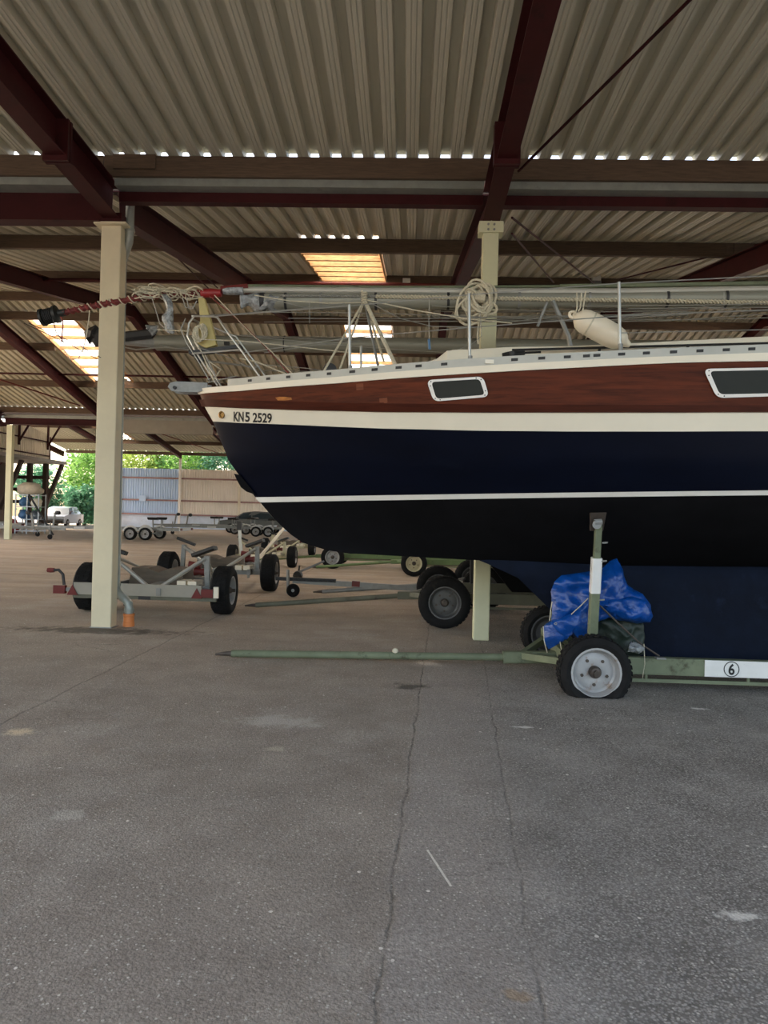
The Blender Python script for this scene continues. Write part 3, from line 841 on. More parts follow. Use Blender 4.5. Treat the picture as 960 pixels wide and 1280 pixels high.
# underwater body
def zk(X): return itp([(-.6, 1.065), (.7, 1.03), (2.0, 1.0), (4.2, 1.06), (6.5, 1.5)], X)
US = [0, .12, .25, .4, .55, .7, .82, .91, .96, 1.0]
USTEM = [(0, LV[7].x0, LV[7].z(LV[7].x0)), (.33, -1.29, 1.36), (.66, -1.07, 1.17), (.9, -.80, 1.09), (1.0, -.55, 1.06)]
m = MB()
for sg in (-1, 1):
    rows = []
    for i in range(NS+1):
        t = i/NS; row = []
        for u in US:
            x0 = itp([(a, b) for a, b, c_ in USTEM], u); z0 = itp([(a, c_) for a, b, c_ in USTEM], u)
            X = xs(x0, t); zb = LV[7].z(X); zt = zb+(zk(X)-zb)*u
            bl = min(1, t/.10); z = z0+(zt-z0)*bl
            hb = LV[7].B*math.sin(PI/2*max(0, min(1, (X-x0)/4.6))**(1.01+.25*u))*(1-.30*max(0, (X-2.8)/(XT-2.8))**2)
            row.append((X, YC+sg*hb*max(0, 1-u**1.25)**.8, z))
        rows.append(row)
    m.loft(rows)
obj('bottom', m, M['antifoul'], boat, label='black antifouled bottom')
# long keel, deadwood and rudder
m = MB(); rows = []
KP = [(1.06, .62, 4.9, .02), (1.0, .78, 4.95, .07), (.87, 1.08, 4.9, .11), (.57, 1.40, 4.8, .14), (.30, 1.62, 4.7, .16), (.15, 1.72, 4.6, .16)]
for z, a, b, th in KP:
    row = []
    N = 14
    for i in range(N): q = i/(N-1); row.append((a+(b-a)*q, YC-th*math.sin(PI*q**.6)**.7, z))
    for i in range(N-2, 0, -1): q = i/(N-1); row.append((a+(b-a)*q, YC+th*math.sin(PI*q**.6)**.7, z))
    rows.append(row)
m.loft(rows, close=True); n = len(rows[-1]); m.f.append(tuple(range(len(m.v)-n, len(m.v))))
obj('keel', m, M['keel'], boat, label='dark blue long keel')
obj('rudder', MB().prism([(5.35, YC-.03, 1.2), (6.2, YC-.03, 1.45), (6.0, YC-.03, .55), (5.55, YC-.03, .5)], (0, .06, 0)), M['antifoul'], boat)
# transom and deck
prf = [(l.z(XT), l.h(XT)) for l in LV]+[(zk(XT)+(LV[7].z(XT)-zk(XT))*(1-u), LV[7].h(XT)*max(0, 1-u**1.25)**.8) for u in US[1:]]
m = MB(); m.add([(XT-.002, YC-h, z) for z, h in prf]+[(XT-.002, YC+h, z) for z, h in prf[::-1]], [tuple(range(2*len(prf)))])
obj('transom', m, M['mahog'], boat, smooth=False)
m = MB(); m.loft([[(X, YC+s_*max(0, LV[0].h(X)-.06), LV[0].z(X)-.03+.05*(1-s_*s_)) for s_ in (-1, -.6, -.2, .2, .6, 1)] for X in [-2.06+(XT+2.05)*i/40 for i in range(41)]])
obj('deck', m, M['deck'], boat)
# small stem fitting under the bow, anchor hole, bow roller
m = MB(); pts = [(292.5, 592), (300, 594), (320, 619), (315, 617), (308, 614.5), (301, 609), (296, 600)]
m.prism([at(a, b, YC-.03) for a, b in pts], (0, .06, 0))
obj('stem_fitting', m, M['antifoul'], boat, smooth=False)
p = onhull(277.5, 518.5, .003)
obj('hawse_pipe', MB().lathe([(.036, 0), (.036, .012), (.022, .016), (.018, .004), (.001, .004)], p, (-.5, -1, 0), 16), M['bronze'], boat, label='bronze hawse pipe')
m = MB()
for dy in (-.07, .07):
    q = [at(a, b, YC) for a, b in ((216, 480), (213, 485), (217, 490), (224, 491.5), (251, 492), (262, 487), (262, 480), (224, 478.5))]
    m.prism([v+Vector((0, dy-.008, 0)) for v in q], (0, .016, 0))
obj('bow_roller', m, M['galv'], boat, smooth=False, label='grey bow roller plates')
obj('roller_axle', MB().lathe([(.016, 0), (.016, .2)], at(222, 486.5, YC)+Vector((0, -.1, 0)), (0, 1, 0), 12), M['dkmetal'], boat)
# repair patches on the mahogany
def patchq(name, pts, mt, out=.0025):
    m = MB(); m.add([onhull(a, b, out) for a, b in pts], [tuple(range(len(pts)))])
    obj(name, m, M[mt], boat, smooth=False)
patchq('repair_patch', [(344, 497), (349, 496), (356, 496), (364, 497), (365, 499.6), (356, 500.6), (347, 500.5)], 'amber')
patchq('wood_plug', [(445, 480), (454, 479), (454.5, 487), (445.5, 488)], 'patch')
patchq('wood_plug', [(474, 498), (484, 497), (484.5, 503), (474.5, 503)], 'patch')
patchq('wood_plug', [(480, 499), (484, 499), (484, 504), (480, 504)], 'patch')
# thin seam lines in the planking
m = MB()
# windows
def rounded(pts, r, n=5):
    out = []
    N = len(pts)
    for i in range(N):
        p = Vector(pts[i]+(0,)); a = (Vector(pts[i-1]+(0,))-p).normalized(); b = (Vector(pts[(i+1) % N]+(0,))-p).normalized()
        s_ = p+a*r; e = p+b*r
        for k in range(n+1):
            t = k/n; out.append(tuple(((1-t)**2*s_+2*t*(1-t)*p+t*t*e).to_2d()))
    return out
def hull_window(outer, inner, r0, r1):
    ro = rounded(outer, r0); ri = rounded(inner, r1)
    rows = [[onhull(a, b, d) for a, b in pp] for pp, d in ((ro, -.004), (ro, .016), (ri, .018), (ri, -.002))]
    fr = MB(); fr.loft(rows, close=True)
    f = obj('window_frame', fr, M['winfr'], boat, label='white window frame with round corners')
    pn = MB(); tl0, tr0, br0, bl0 = inner
    pn.loft([[onhull(tl0[0]+(tr0[0]-tl0[0])*i/14+(bl0[0]-tl0[0]+(br0[0]-tr0[0]-bl0[0]+tl0[0])*i/14)*j/4, tl0[1]+(tr0[1]-tl0[1])*i/14+(bl0[1]-tl0[1]+(br0[1]-tr0[1]-bl0[1]+tl0[1])*i/14)*j/4, .006) for i in range(15)] for j in range(5)])
    obj('window_pane', pn, M['pane'], f, smooth=False)
    sc_ = MB()
    n = len(ro)
    for k in range(0, n, 3):
        a = (ro[k][0]+ri[k][0])/2; b = (ro[k][1]+ri[k][1])/2
        sc_.lathe([(.006, 0), (.004, .004)], onhull(a, b, .016), (0, -1, 0), 6)
    obj('frame_screw', sc_, M['dkmetal'], f, kind='stuff')
hull_window([(533, 475), (604, 470.5), (611.5, 496), (542, 502)], [(539, 477.5), (599.5, 473.8), (606, 493.5), (545.5, 498.5)], 8, 5)
hull_window([(879, 461), (1100, 456.5), (1112, 491), (896, 497.5)], [(887, 464), (1094, 460), (1106, 488.5), (899.5, 493)], 9, 6)
# lettering
def text_mesh(body, bold=.0):
    cu = bpy.data.curves.new('lettering', 'FONT'); cu.body = body; cu.size = 1; cu.offset = bold; cu.resolution_u = 4
    o = bpy.data.objects.new('lettering', cu); C.objects.link(o)
    dg = bpy.context.evaluated_depsgraph_get()
    me = bpy.data.meshes.new_from_object(o.evaluated_get(dg))
    vs = [v.co.copy() for v in me.vertices]; fs = [tuple(p.vertices) for p in me.polygons]
    bpy.data.objects.remove(o); bpy.data.meshes.remove(me)
    x0 = min(v.x for v in vs); x1 = max(v.x for v in vs); y0 = min(v.y for v in vs); y1 = max(v.y for v in vs)
    return [((v.x-x0)/(x1-x0), (v.y-y0)/(y1-y0)) for v in vs], fs
def hull_text(body, px0, px1, pyt, pyb, slope=0.0):
    uv, fs = text_mesh(body, .028)
    m = MB(); m.add([onhull(px0+(px1-px0)*u, pyb+(pyt-pyb)*v+slope*u, .0035) for u, v in uv], fs)
    obj('registration_mark', m, M['ink'], boat, smooth=False, label='black registration letters KN 5 2529')
hull_text('KN', 292, 304.5, 514.5, 526.8, .4)
hull_text('5', 306.5, 312.2, 515.0, 527.4, .2)
hull_text('2529', 315.8, 339.8, 515.8, 528.2, .9)
# toe rail with slots
def edge(X, inn=.03, dz=0): return Vector((X, YC-(LV[0].h(X)-inn), LV[0].z(X)+dz))
X0T = onhull(284, 482).x
m = MB()
for sg in (-1, 1):
    rows = []
    for i in range(61):
        X = X0T+(XT-.1-X0T)*i/60; y = LV[0].h(X); z = LV[0].z(X)-.002
        rows.append([(X, YC+sg*(y-.012), z), (X, YC+sg*(y-.017), z+.072), (X, YC+sg*(y-.045), z+.072), (X, YC+sg*(y-.05), z)])
    m.loft(rows)
obj('toe_rail', m, M['alu'], boat, label='pale aluminium toe rail with slots')
m = MB()
for px in (312, 335, 360, 385, 411, 440, 468, 498, 523, 555, 643, 677, 709, 733, 746, 777, 808, 842, 875, 908, 940, 973, 1006):
    Y = 6.0
    for _ in range(12):
        P = at(px, 468, Y); Y = YC-LV[0].h(P.x)
    X = P.x; dx = .020 if px < 420 else .026
    for sg in (-1,):
        a, b = LV[0], LV[0]
        pts = []
        for xx, zz in ((X-dx, .026), (X+dx, .026), (X+dx, .048), (X-dx, .048)):
            pts.append(Vector((xx, YC-(LV[0].h(xx)-.0125+.0), LV[0].z(xx)+zz)))
        m.add([p+Vector((0, -.0035-.002*(i > 1), 0)) for i, p in enumerate(pts)]+[p+Vector((0, .02, 0)) for p in pts], [(0, 1, 2, 3), (0, 4, 5, 1), (1, 5, 6, 2), (2, 6, 7, 3), (3, 7, 4, 0)])
obj('rail_slot', m, M['ink'], boat, kind='stuff', smooth=False)
m = MB()
for px, pw in ((612, 8), (550, 0), (700, 0)):
    if pw:
        p = onhull(px, 452.5, 0)
        m.box(p.x-.035, p.x+.035, p.y-.0, p.y+.012, p.z-.012, p.z+.02)
obj('rail_plate', m, M['wpaint'], boat, smooth=False)
# coachroof
def cb(px, py): P = at(px, py, 6.28); return (P.x, P.z)
ct = [cb(527, 463), cb(531, 449), cb(547, 445), cb(559, 437), cb(600, 434.5), cb(634, 432.5), cb(660, 432), cb(710, 431.5), cb(800, 427), cb(960, 419)]
ct.append((4.3, ct[-1][1]+.05)); ct.append((4.35, LV[0].z(4.35)-.05))
m = MB(); rows = []
for i, (X, z) in enumerate(ct):
    wd = .62 if i > 2 else (.46 + .05*i)
    zb = min(z-.002, LV[0].z(X)-.06)
    rows.append([(X, YC-wd-.03, zb), (X, YC-wd, z-.012), (X, YC-wd+.04, z), (X, YC, z+.05*(i > 2)), (X, YC+wd-.04, z), (X, YC+wd, z-.012), (X, YC+wd+.03, zb)])
m.loft(rows)
obj('coachroof', m, M['deck'], boat, label='cream coachroof', ang=25)
m = MB(); hx = [cb(556, 434.5), cb(568, 430), cb(700, 426.5), cb(704, 431)]
m.prism([(x, YC-.36, z+.01) for x, z in hx], (0, .72, 0))
obj('sliding_hatch', m, M['wpaint'], boat, smooth=False)
for (a, b, c_, d) in ((640, 437.5, 960, 429), (690, 444, 960, 435.5)):
    p0 = at(a, b, 6.22); p1 = at(c_, d, 6.22); p1 = p0+(p1-p0)*1.15
    obj('grab_rail', MB().tube([p0, p1], .011, 6), M['dkmetal'], boat, label='thin dark grab rail')
    for q in (.03, .3, .6, .9):
        pp = p0+(p1-p0)*q; obj('rail_bracket', MB().bar(pp, pp+Vector((0, .03, -.10)), .02, .02), M['dkmetal'], boat)
m = MB(); m.tube([at(628, 444.5, 6.1), at(640, 443, 6.1), at(656, 441, 6.1)], [.022, .03, .018], 8); m.tube([at(655, 441, 6.1), at(676, 440, 6.1)], .010, 6)
m.lathe([(.035, 0), (.035, .09)], at(640, 449, 6.1)+Vector((0, 0, -.03)), (0, 0, 1), 12)
obj('winch', m, M['black'], boat, label='black winch with its handle')
# windlass on the foredeck
p = at(413, 463.5, 6.62)
obj('windlass', MB().lathe([(.02, -.05), (.064, -.045), (.064, -.02), (.045, -.005), (.045, .08), (.064, .1), (.064, .12)], p, (0, 1, 0), 20), M['black'], boat, label='black anchor windlass drum')
obj('windlass_base', MB().box(p.x-.06, p.x+.06, p.y-.03, p.y+.2, LV[0].z(p.x)-.04, p.z-.03), M['galv'], boat, smooth=False)
# stanchions, lifelines, pulpit
SX = []
for (bx, by), (tx, ty) in (((437.7, 467), (436.7, 381)), ((587.5, 455.5), (586.3, 367)), ((775.5, 441), (773.8, 352.5))):
    Y = 6.0
    for _ in range(12):
        P = at(bx, by, Y); Y = YC-LV[0].h(P.x)+.07
    T_ = at(tx, ty, Y); SX.append((P, T_))
    s_ = obj('stanchion', MB().tube([P+Vector((0, 0, -.06)), T_], .0135, 10), M['steel'], boat)
    obj('stanchion_foot', MB().lathe([(.032, -.07), (.032, -.05), (.019, -.045), (.019, .07)], P, (0, 0, 1), 12), M['galv'], s_)
    pm = (P+T_)/2
    Pm = Vector((P.x, 2*YC-P.y, P.z)); Tm = Vector((T_.x, 2*YC-T_.y, T_.z))
    obj('stanchion', MB().tube([Pm+Vector((0, 0, -.06)), Tm], .0135, 8), M['steel'], boat)
p4 = SX[2][0]+Vector((1.2, .0, .06)); SX.append((p4, p4+Vector((0, .0, .58))))
s_ = obj('stanchion', MB().tube([p4+Vector((0, 0, -.06)), SX[3][1]], .0135, 8), M['steel'], boat)
def ln(name, pts, r=.005, mt='steel', par=boat, n=5):
    return obj(name, MB().tube(pts, r, n), M[mt], par)
pf = at(243, 395, YC-.12); pa = at(267, 395.5, YC-.34)
for sg in (1, -1):
    def my(v): return Vector((v.x, v.y if sg == 1 else 2*YC-v.y, v.z))
    ln('lifeline', [my(pa)]+[my(S[1]+Vector((0, 0, -.01))) for S in SX], .0048)
    ln('lifeline', [my(at(303, 441, YC-.40))]+[my(S[0]+(S[1]-S[0])*.52) for S in SX], .0048)
    ln('pulpit_rail', [my(v) for v in (Vector((pf.x-.05, YC, pf.z)), pf+Vector((-.02, .0, .0)), pf, pa, at(272, 397, YC-.35), at(285, 416, YC-.40), at(303, 440, YC-.42), at(327, 474, YC-.42))], .010, 'steel', boat, 8)
    ln('pulpit_leg', [my(v) for v in (pf, at(236, 404, YC-.13), at(234.5, 420, YC-.13), at(245, 440, YC-.14), at(272, 482, YC-.10))], .010, 'steel', boat, 8)
    ln('pulpit_brace', [my(v) for v in (at(240, 442, YC-.14), at(300, 437, YC-.40))], .010, 'steel', boat, 8)
ln('lashing', [SX[2][0]+(SX[2][1]-SX[2][0])*.28, SX[3][0]+(SX[3][1]-SX[3][0])*.25], .004)

# ================================================================ green boat trolley with the number 6
def tyre_prof(R, r, wd):
    return [(r, -wd*.42), (r+.02, -wd*.5), ((r+R)/2, -wd*.54), (R-.035, -wd*.5), (R-.008, -wd*.40), (R, -wd*.2), (R, wd*.2), (R-.008, wd*.40), (R-.035, wd*.5), ((r+R)/2, wd*.54), (r+.02, wd*.5), (r, wd*.42)]
def wheel(par, c_, R, r, wd, axis, rimm='rim', flat=False, n=36, off=None):
    c_ = Vector(c_); ax = Vector(axis).normalized()
    fn = None
    if flat:
        def fn(p):
            if p.z < .004:
                d = (p-c_).dot(ax); return Vector((p.x*1.0, p.y, .004)) + ax*(.022 if d > 0 else -.022)
            if p.z < .09:
                d = (p-c_).dot(ax); return p + ax*((.022 if d > 0 else -.022)*(1-p.z/.09))
            return p
    t = obj('tyre', MB().lathe(tyre_prof(R, r, wd), c_, ax, n, fn, cap=False), M['rubber'], par, bevel=0)
    # tread blocks
    tr = MB(); k = 0
    for i in range(n):
        a0 = 2*PI*i/n; e1 = ax.orthogonal().normalized() if abs(ax.z) > .9 else ax.cross(Vector((0, 0, 1))).normalized(); e2 = ax.cross(e1)
        for o in (-.26, 0, .26):
            am = a0+(PI/n if o == 0 else 0)
            d = e1*math.cos(am)+e2*math.sin(am); tn = -e1*math.sin(am)+e2*math.cos(am)
            p = c_+d*(R+.001)+ax*(o*wd)
            if p.z < .02: continue
            q = R*PI/n*.62
            tr.bar(p-tn*q, p+tn*q, wd*.2, .007, up=tuple(d))
    obj('tread', tr, M['rubber'], t, kind='stuff', smooth=False)
    rm = obj('rim', MB().lathe([(r+.006, wd*.40), (r+.012, wd*.47), (r-.004, wd*.47), (r-.014, wd*.36), (r-.022, wd*.12), (r*.80, wd*.06), (r*.72, wd*.10), (r*.42, wd*.13), (r*.30, wd*.10), (.002, wd*.10)], c_, ax, 28, cap=False), M[rimm], par)
    obj('rim', MB().lathe([(r+.006, -wd*.40), (r+.012, -wd*.47), (r-.004, -wd*.47), (r-.02, -wd*.2), (r*.7, -wd*.05), (.002, -wd*.05)], c_, ax, 24, cap=False), M[rimm], par)
    hb = MB().lathe([(r*.26, wd*.05), (r*.26, wd*.30), (r*.20, wd*.42), (r*.13, wd*.44), (r*.13, wd*.62), (.002, wd*.62)], c_, ax, 14)
    obj('hub', hb, M['hub'], rm)
    bl = MB(); e1 = ax.cross(Vector((0, 0, 1))).normalized() if abs(ax.z) < .9 else ax.orthogonal(); e2 = ax.cross(e1)
    for i in range(5):
        a = 2*PI*i/5+.3; bl.lathe([(r*.075, wd*.08), (r*.075, wd*.16)], c_+(e1*math.cos(a)+e2*math.sin(a))*r*.55, ax, 6)
    obj('wheel_bolt', bl, M['hub'], rm, kind='stuff')
    return t
def trolley(name, lab, loc, R, r, zc, flat, paint, rimm, beam_z, tip, tz, group=None, length=4.4, uprights=True, tr=.95, rz=0):
    """tongue towards -x; axle at x = 0"""
    t = thing(name, lab, 'trolley', (0, 0, 0), group)
    for sy in (-1, 1):
        wheel(t, (0, sy*tr, zc), R, r, .19, (0, sy, 0), rimm if sy < 0 else 'rimshade', flat and sy < 0)
        wheel(t, (length-.3, sy*tr, R if not flat else zc+.09), R, r, .19, (0, sy, 0), rimm)
        b = obj('side_beam', MB().box(-.12, length, sy*.72-.04, sy*.72+.04, beam_z[0], beam_z[1]), M[paint], t, smooth=False, bevel=.006)
        obj('lower_rail', MB().box(.3, length, sy*.74-.012, sy*.74+.012, beam_z[0]-.065, beam_z[0]-.035), M[paint], b, smooth=False)
        for i in range(5):
            x = .5+i*.86
            obj('rail_strut', MB().box(x-.01, x+.01, sy*.74-.008, sy*.74+.008, beam_z[0]-.04, beam_z[0]), M[paint], b, smooth=False)
    for x in (.02, length-.3): obj('axle', MB().bar((x, -tr+.05, zc+.0), (x, tr-.05, zc+.0), .07, .07), M[paint], t, smooth=False)
    for x in (-.08, length*.5, length-.05): obj('cross_beam', MB().bar((x, -.72, beam_z[0]+.05), (x, .72, beam_z[0]+.05), .08, .09), M[paint], t, smooth=False)
    obj('tongue', MB().tube([(tip+.16, 0, tz[0]), (-.55, 0, tz[1])], .036, 12), M[paint], t)
    obj('tongue_socket', MB().bar((-.62, 0, tz[1]), (.0, 0, tz[1]+.02), .10, .11, ch=.01), M[paint], t)
    obj('tongue_eye', MB().tube([(tip, 0, tz[0]-.012), (tip+.10, 0, tz[0]-.004), (tip+.2, 0, tz[0])], [.010, .022, .030], 8), M['hub'], t)
    for sy in (-1, 1): obj('tongue_brace', MB().bar((-.45, 0, tz[1]+.02), (-.06, sy*.68, beam_z[0]+.06), .05, .06), M[paint], t)
    obj('keel_plank', MB().box(.1, length-.1, -.14, .14, beam_z[0]-.07, beam_z[0]-.01), M['box'], t, smooth=False)
    return t
tx = 1.57
t6 = trolley('boat_trolley', 'green boat trolley numbered 6 with a flat tyre under the blue yacht', (0, 0, 0), .295, .195, .198, True, 'green', 'rim', (.14, .285), -3.42, (.055, .105))
t6.location = (tx, 6.88, 0)
# nothing may be off: these parts are given in trolley coordinates
def tl(px, py, Y): return at(px, py, Y)-Vector((tx, 6.88, 0))
u0 = tl(739.5, 812, 6.17); u1 = tl(748.3, 652, 5.95)
d = u1-u0
up_ = obj('upright', MB().bar(u0, u0+d*.60, .078, .07, (0, 1, 0), ch=.008), M['green'], t6, label='worn green prop post leaning on the hull')
obj('inner_post', MB().bar(u0+d*.58, u1, .056, .05, (0, 1, 0), ch=.006), M['green'], up_)
obj('white_band', MB().bar(u0+d*.455, u0+d*.725, .082, .074, (0, 1, 0), ch=.008), M['whitep'], up_)
for q in (.40, .70, .84): obj('locking_pin', MB().tube([u0+d*q+Vector((.03, -.03, 0)), u0+d*q+Vector((.075, -.04, .005))], .008, 6), M['galv'], up_)
pc = u1+Vector((0, .02, .02))
pd = MB(); a1 = tl(738, 641, 5.88); a2 = tl(758.5, 640.5, 5.88); a3 = tl(754, 664, 5.97); a4 = tl(738, 663.5, 5.97)
pd.prism([a1, a2, a3, a4], (0, .03, .0))
obj('prop_pad', pd, M['hub'], t6, smooth=False, bevel=.004)
hg = MB(); hg.lathe([(.03, -.03), (.03, .03)], tl(747.5, 653, 5.89), (1, 0, .1), 10); hg.lathe([(.036, -.008), (.036, .008)], tl(746, 656, 5.875), (0, 1, 0), 10)
obj('prop_hinge', hg, M['galv'], t6)
# mirrored prop on the far side
mu = lambda v: Vector((v.x, -v.y, v.z))
ub = obj('upright', MB().bar(mu(u0), mu(u0+d*.60), .105, .09, (0, 1, 0)), M['green'], t6)
obj('inner_post', MB().bar(mu(u0+d*.58), mu(u1), .075, .065, (0, 1, 0)), M['green'], ub)
obj('prop_pad', MB().prism([mu(a1), mu(a2), mu(a3), mu(a4)], (0, -.03, 0)), M['green'], t6, smooth=False)
# white number board on the side beam
q0 = tl(881, 830, 6.115); y_ = -.765
np_ = obj('number_board', MB().box(q0.x, q0.x+.95, y_-.003, -.759, .143, .282), M['whitep'], t6, smooth=False, label='white painted board with the number 6')
qc = tl(914.5, 829.5, 6.112)
rg = MB().lathe([(.066, 0), (.066, .002), (.059, .002), (.059, 0)], (qc.x, y_-.004, .2125), (0, -1, 0), 28, cap=False)
obj('number_ring', rg, M['ink'], np_)
uv, fs = text_mesh('6', .03)
m = MB(); m.add([(qc.x-.026+.052*a, y_-.0055, .163+.098*b) for a, b in uv], fs)
obj('number', m, M['ink'], np_, smooth=False)
# lashing from the prop to the beam
l0 = tl(750, 757, 6.1); l1 = tl(824, 820, 6.1)
obj('lashing_rope', MB().tube([l0, l0+(l1-l0)*.35+Vector((0, 0, -.02)), l0+(l1-l0)*.7+Vector((0, 0, -.03)), l1], .008, 6), M['hub'], t6)
obj('rope_cleat', MB().box(l1.x-.03, l1.x+.05, l1.y-.03, l1.y+.03, .284, .297), M['galv'], t6)
obj('hanging_cord', MB().tube([tl(805, 805, 6.08), tl(806, 830, 6.08), tl(803, 848, 6.08)], .003, 5), M['rope'], t6)
pp = tl(494, 813.5, 6.88)
obj('tongue_ring', MB().lathe([(.008, -.02), (.022, -.02), (.030, 0), (.022, .02), (.008, .02)], pp, (0, -1, .2), 14), M['rope'], t6, label='small pale ring on the tongue')
obj('ring_pin', MB().tube([pp, Vector((pp.x, 0, .08))], .006, 6), M['hub'], t6)
# ================================================================ the mast carried above the deck
mast = thing('mast', 'long grey mast laid along the top of the yacht, upper of the two spars', 'mast', tuple(at(500, 374, YC)))
def mpath(pts, Y): return [at(a, b, Y) for a, b in pts]
m = MB()
ax0 = at(330, 377, YC); ax1 = at(1180, 371.5, YC); dd = (ax1-ax0).normalized()
m.tube([ax0, ax1], .086, 18, sy=.98)
obj('spar', m, M['alum'], mast, label='dull grey mast profile')
obj('end_cap', MB().lathe([(.03, -.05), (.08, -.04), (.09, 0), (.09, .03)], ax0, -dd, 16), M['dkmetal'], mast)
m = MB(); m.tube(mpath([(296, 362), (480, 363.5), (760, 364.5), (960, 361), (1180, 358)], YC-.05), .030, 10)
obj('boom_tube', m, M['alu'], mast, label='pale bright tube lashed on top of the mast')
m = MB(); m.tube(mpath([(700, 358), (960, 354), (1180, 350)], YC-.02), .022, 8); m.tube(mpath([(300, 357), (500, 359), (700, 358)], YC+.03), .014, 7)
obj('sail_track', m, M['green'], mast, label='grey green sail track')
def helix(p0, p1, r, turns, ph=0, seg=9):
    p0 = Vector(p0); p1 = Vector(p1); d_ = (p1-p0).normalized(); a = d_.orthogonal().normalized(); b = d_.cross(a)
    return [p0+(p1-p0)*(i/(turns*seg))+(a*math.cos(2*PI*i/seg+ph)+b*math.sin(2*PI*i/seg+ph))*r for i in range(turns*seg+1)]
m = MB()
for ph in (0, PI): m.tube(helix(at(470, 370.5, YC-.10), at(1000, 379, YC-.10), .012, 60, ph, 6), .010, 5)
obj('twisted_halyard', m, M['rope'], mast, kind='stuff', label='twisted halyard along the mast')
m = MB()
for ph in (0, PI): m.tube(helix(at(350, 369.5, YC-.10), at(470, 370.5, YC-.10), .008, 20, ph, 6), .006, 5)
obj('twisted_halyard', m, M['ropeg'], mast, kind='stuff')
# bands and fittings
for px in (358, 402, 470, 560, 648, 735, 832, 905):
    c_ = at(px, 377-(px-330)*.0065, YC); obj('mast_band', MB().lathe([(.088, -.012), (.092, -.012), (.092, .012), (.088, .012)], c_, dd, 18), M['dkmetal' if px % 3 else 'galv'], mast)
def sp(name, pts, Y, r, mt='steel', par=None, n=6): return obj(name, MB().tube(mpath(pts, Y), r, n), M[mt], par or mast)
sp('spreader', [(691, 376), (700, 396), (711, 421), (714, 438)], YC-.15, .022, 'galv')
sp('spreader', [(684, 378), (678, 392), (672, 408)], YC-.2, .014, 'galv')
sp('spreader', [(806, 384), (815, 376), (830, 384)], YC+.25, .012, 'galv')
# shrouds and stays lashed along the spar, slack between the lashings
rnd = random.Random(3)
for i in range(11):
    y0 = 383+i*2.0+rnd.uniform(-1, 1); sg = rnd.uniform(2, 12); Y = YC+rnd.uniform(-.3, .35)
    x0 = rnd.choice((330, 360, 460, 540)); x1 = rnd.choice((700, 860, 1010))
    pts = []
    for k in range(13):
        q = k/12; pts.append((x0+(x1-x0)*q, y0*(1-q)+(384+i*1.2)*q+sg*math.sin(PI*q)*(.6+.4*math.sin(5*q+i))))
    sp('shroud', pts, Y, .0042, 'ropeg', n=4)
for pts, r in (([(457, 378), (410, 379), (362, 376), (318, 369)], .005), ([(459, 375), (520, 388), (580, 398), (640, 404)], .006), ([(462, 378), (500, 398), (540, 408), (600, 409)], .0045),
               ([(330, 372), (380, 384), (430, 379), (456, 370)], .004), ([(387, 378), (387, 404)], .003), ([(243, 395), (300, 392), (437, 381)], .004), ([(640, 402), (700, 395), (760, 400), (850, 392)], .004),
               ([(537, 372), (536, 400), (537, 436)], .0035), ([(600, 390), (602, 420), (590, 430), (566, 440)], .004), ([(715, 383), (900, 381), (1000, 378)], .004), ([(785, 386), (905, 384)], .004),
               ([(870, 380), (900, 388), (960, 372)], .003), ([(905, 365), (905, 382)], .003)):
    sp('stay_wire', pts, YC-.22, r, 'rope' if r > .0045 else 'ropeg', n=5)
sp('shackle', [(536, 424), (537, 437)], YC-.22, .012, 'bluec')
# plastic wrapped foot of the mast
def crumple(path, r, seed, n=12, seg=14, amp=.35):
    rnd = random.Random(seed); P = [Vector(p) for p in path]; pts = []
    for i in range(seg+1):
        q = i/seg*(len(P)-1); k = min(int(q), len(P)-2); pts.append(P[k]+(P[k+1]-P[k])*(q-k))
    m = MB(); m.tube(pts, [r*(.55 if i in (0, seg) else 1) for i in range(seg+1)], n)
    m.v = [v+Vector((noise.noise(v*9+Vector((seed, 0, 0))), noise.noise(v*9+Vector((0, seed, 5))), noise.noise(v*9+Vector((9, 3, seed)))))*r*amp*2 for v in m.v]
    return m
obj('film_wrap', crumple([at(300, 374, YC), at(322, 376, YC), at(350, 379, YC)], .085, 4), M['foil'], mast, label='crumpled clear film round the mast foot', ang=20)
obj('film_wrap', crumple([at(207, 366, YC-.05), at(211, 385, YC-.05), at(208, 400, YC-.05), at(213, 416, YC-.05)], .042, 7, 8, 12, .5), M['foil'], mast, label='strip of clear film hanging down', ang=20)
obj('red_tape', MB().lathe([(.034, -.10), (.042, -.09), (.046, 0), (.036, .10)], at(264, 366.5, YC-.06), dd, 14), M['redtape'], mast, label='red tape wrapping')
obj('white_tape', MB().lathe([(.036, -.10), (.044, -.05), (.042, .08), (.04, .1)], at(292, 363, YC-.06), dd, 14), M['foil'], mast)
sp('boom_tip', [(276, 360.5), (310, 357.5)], YC-.08, .022, 'redr')
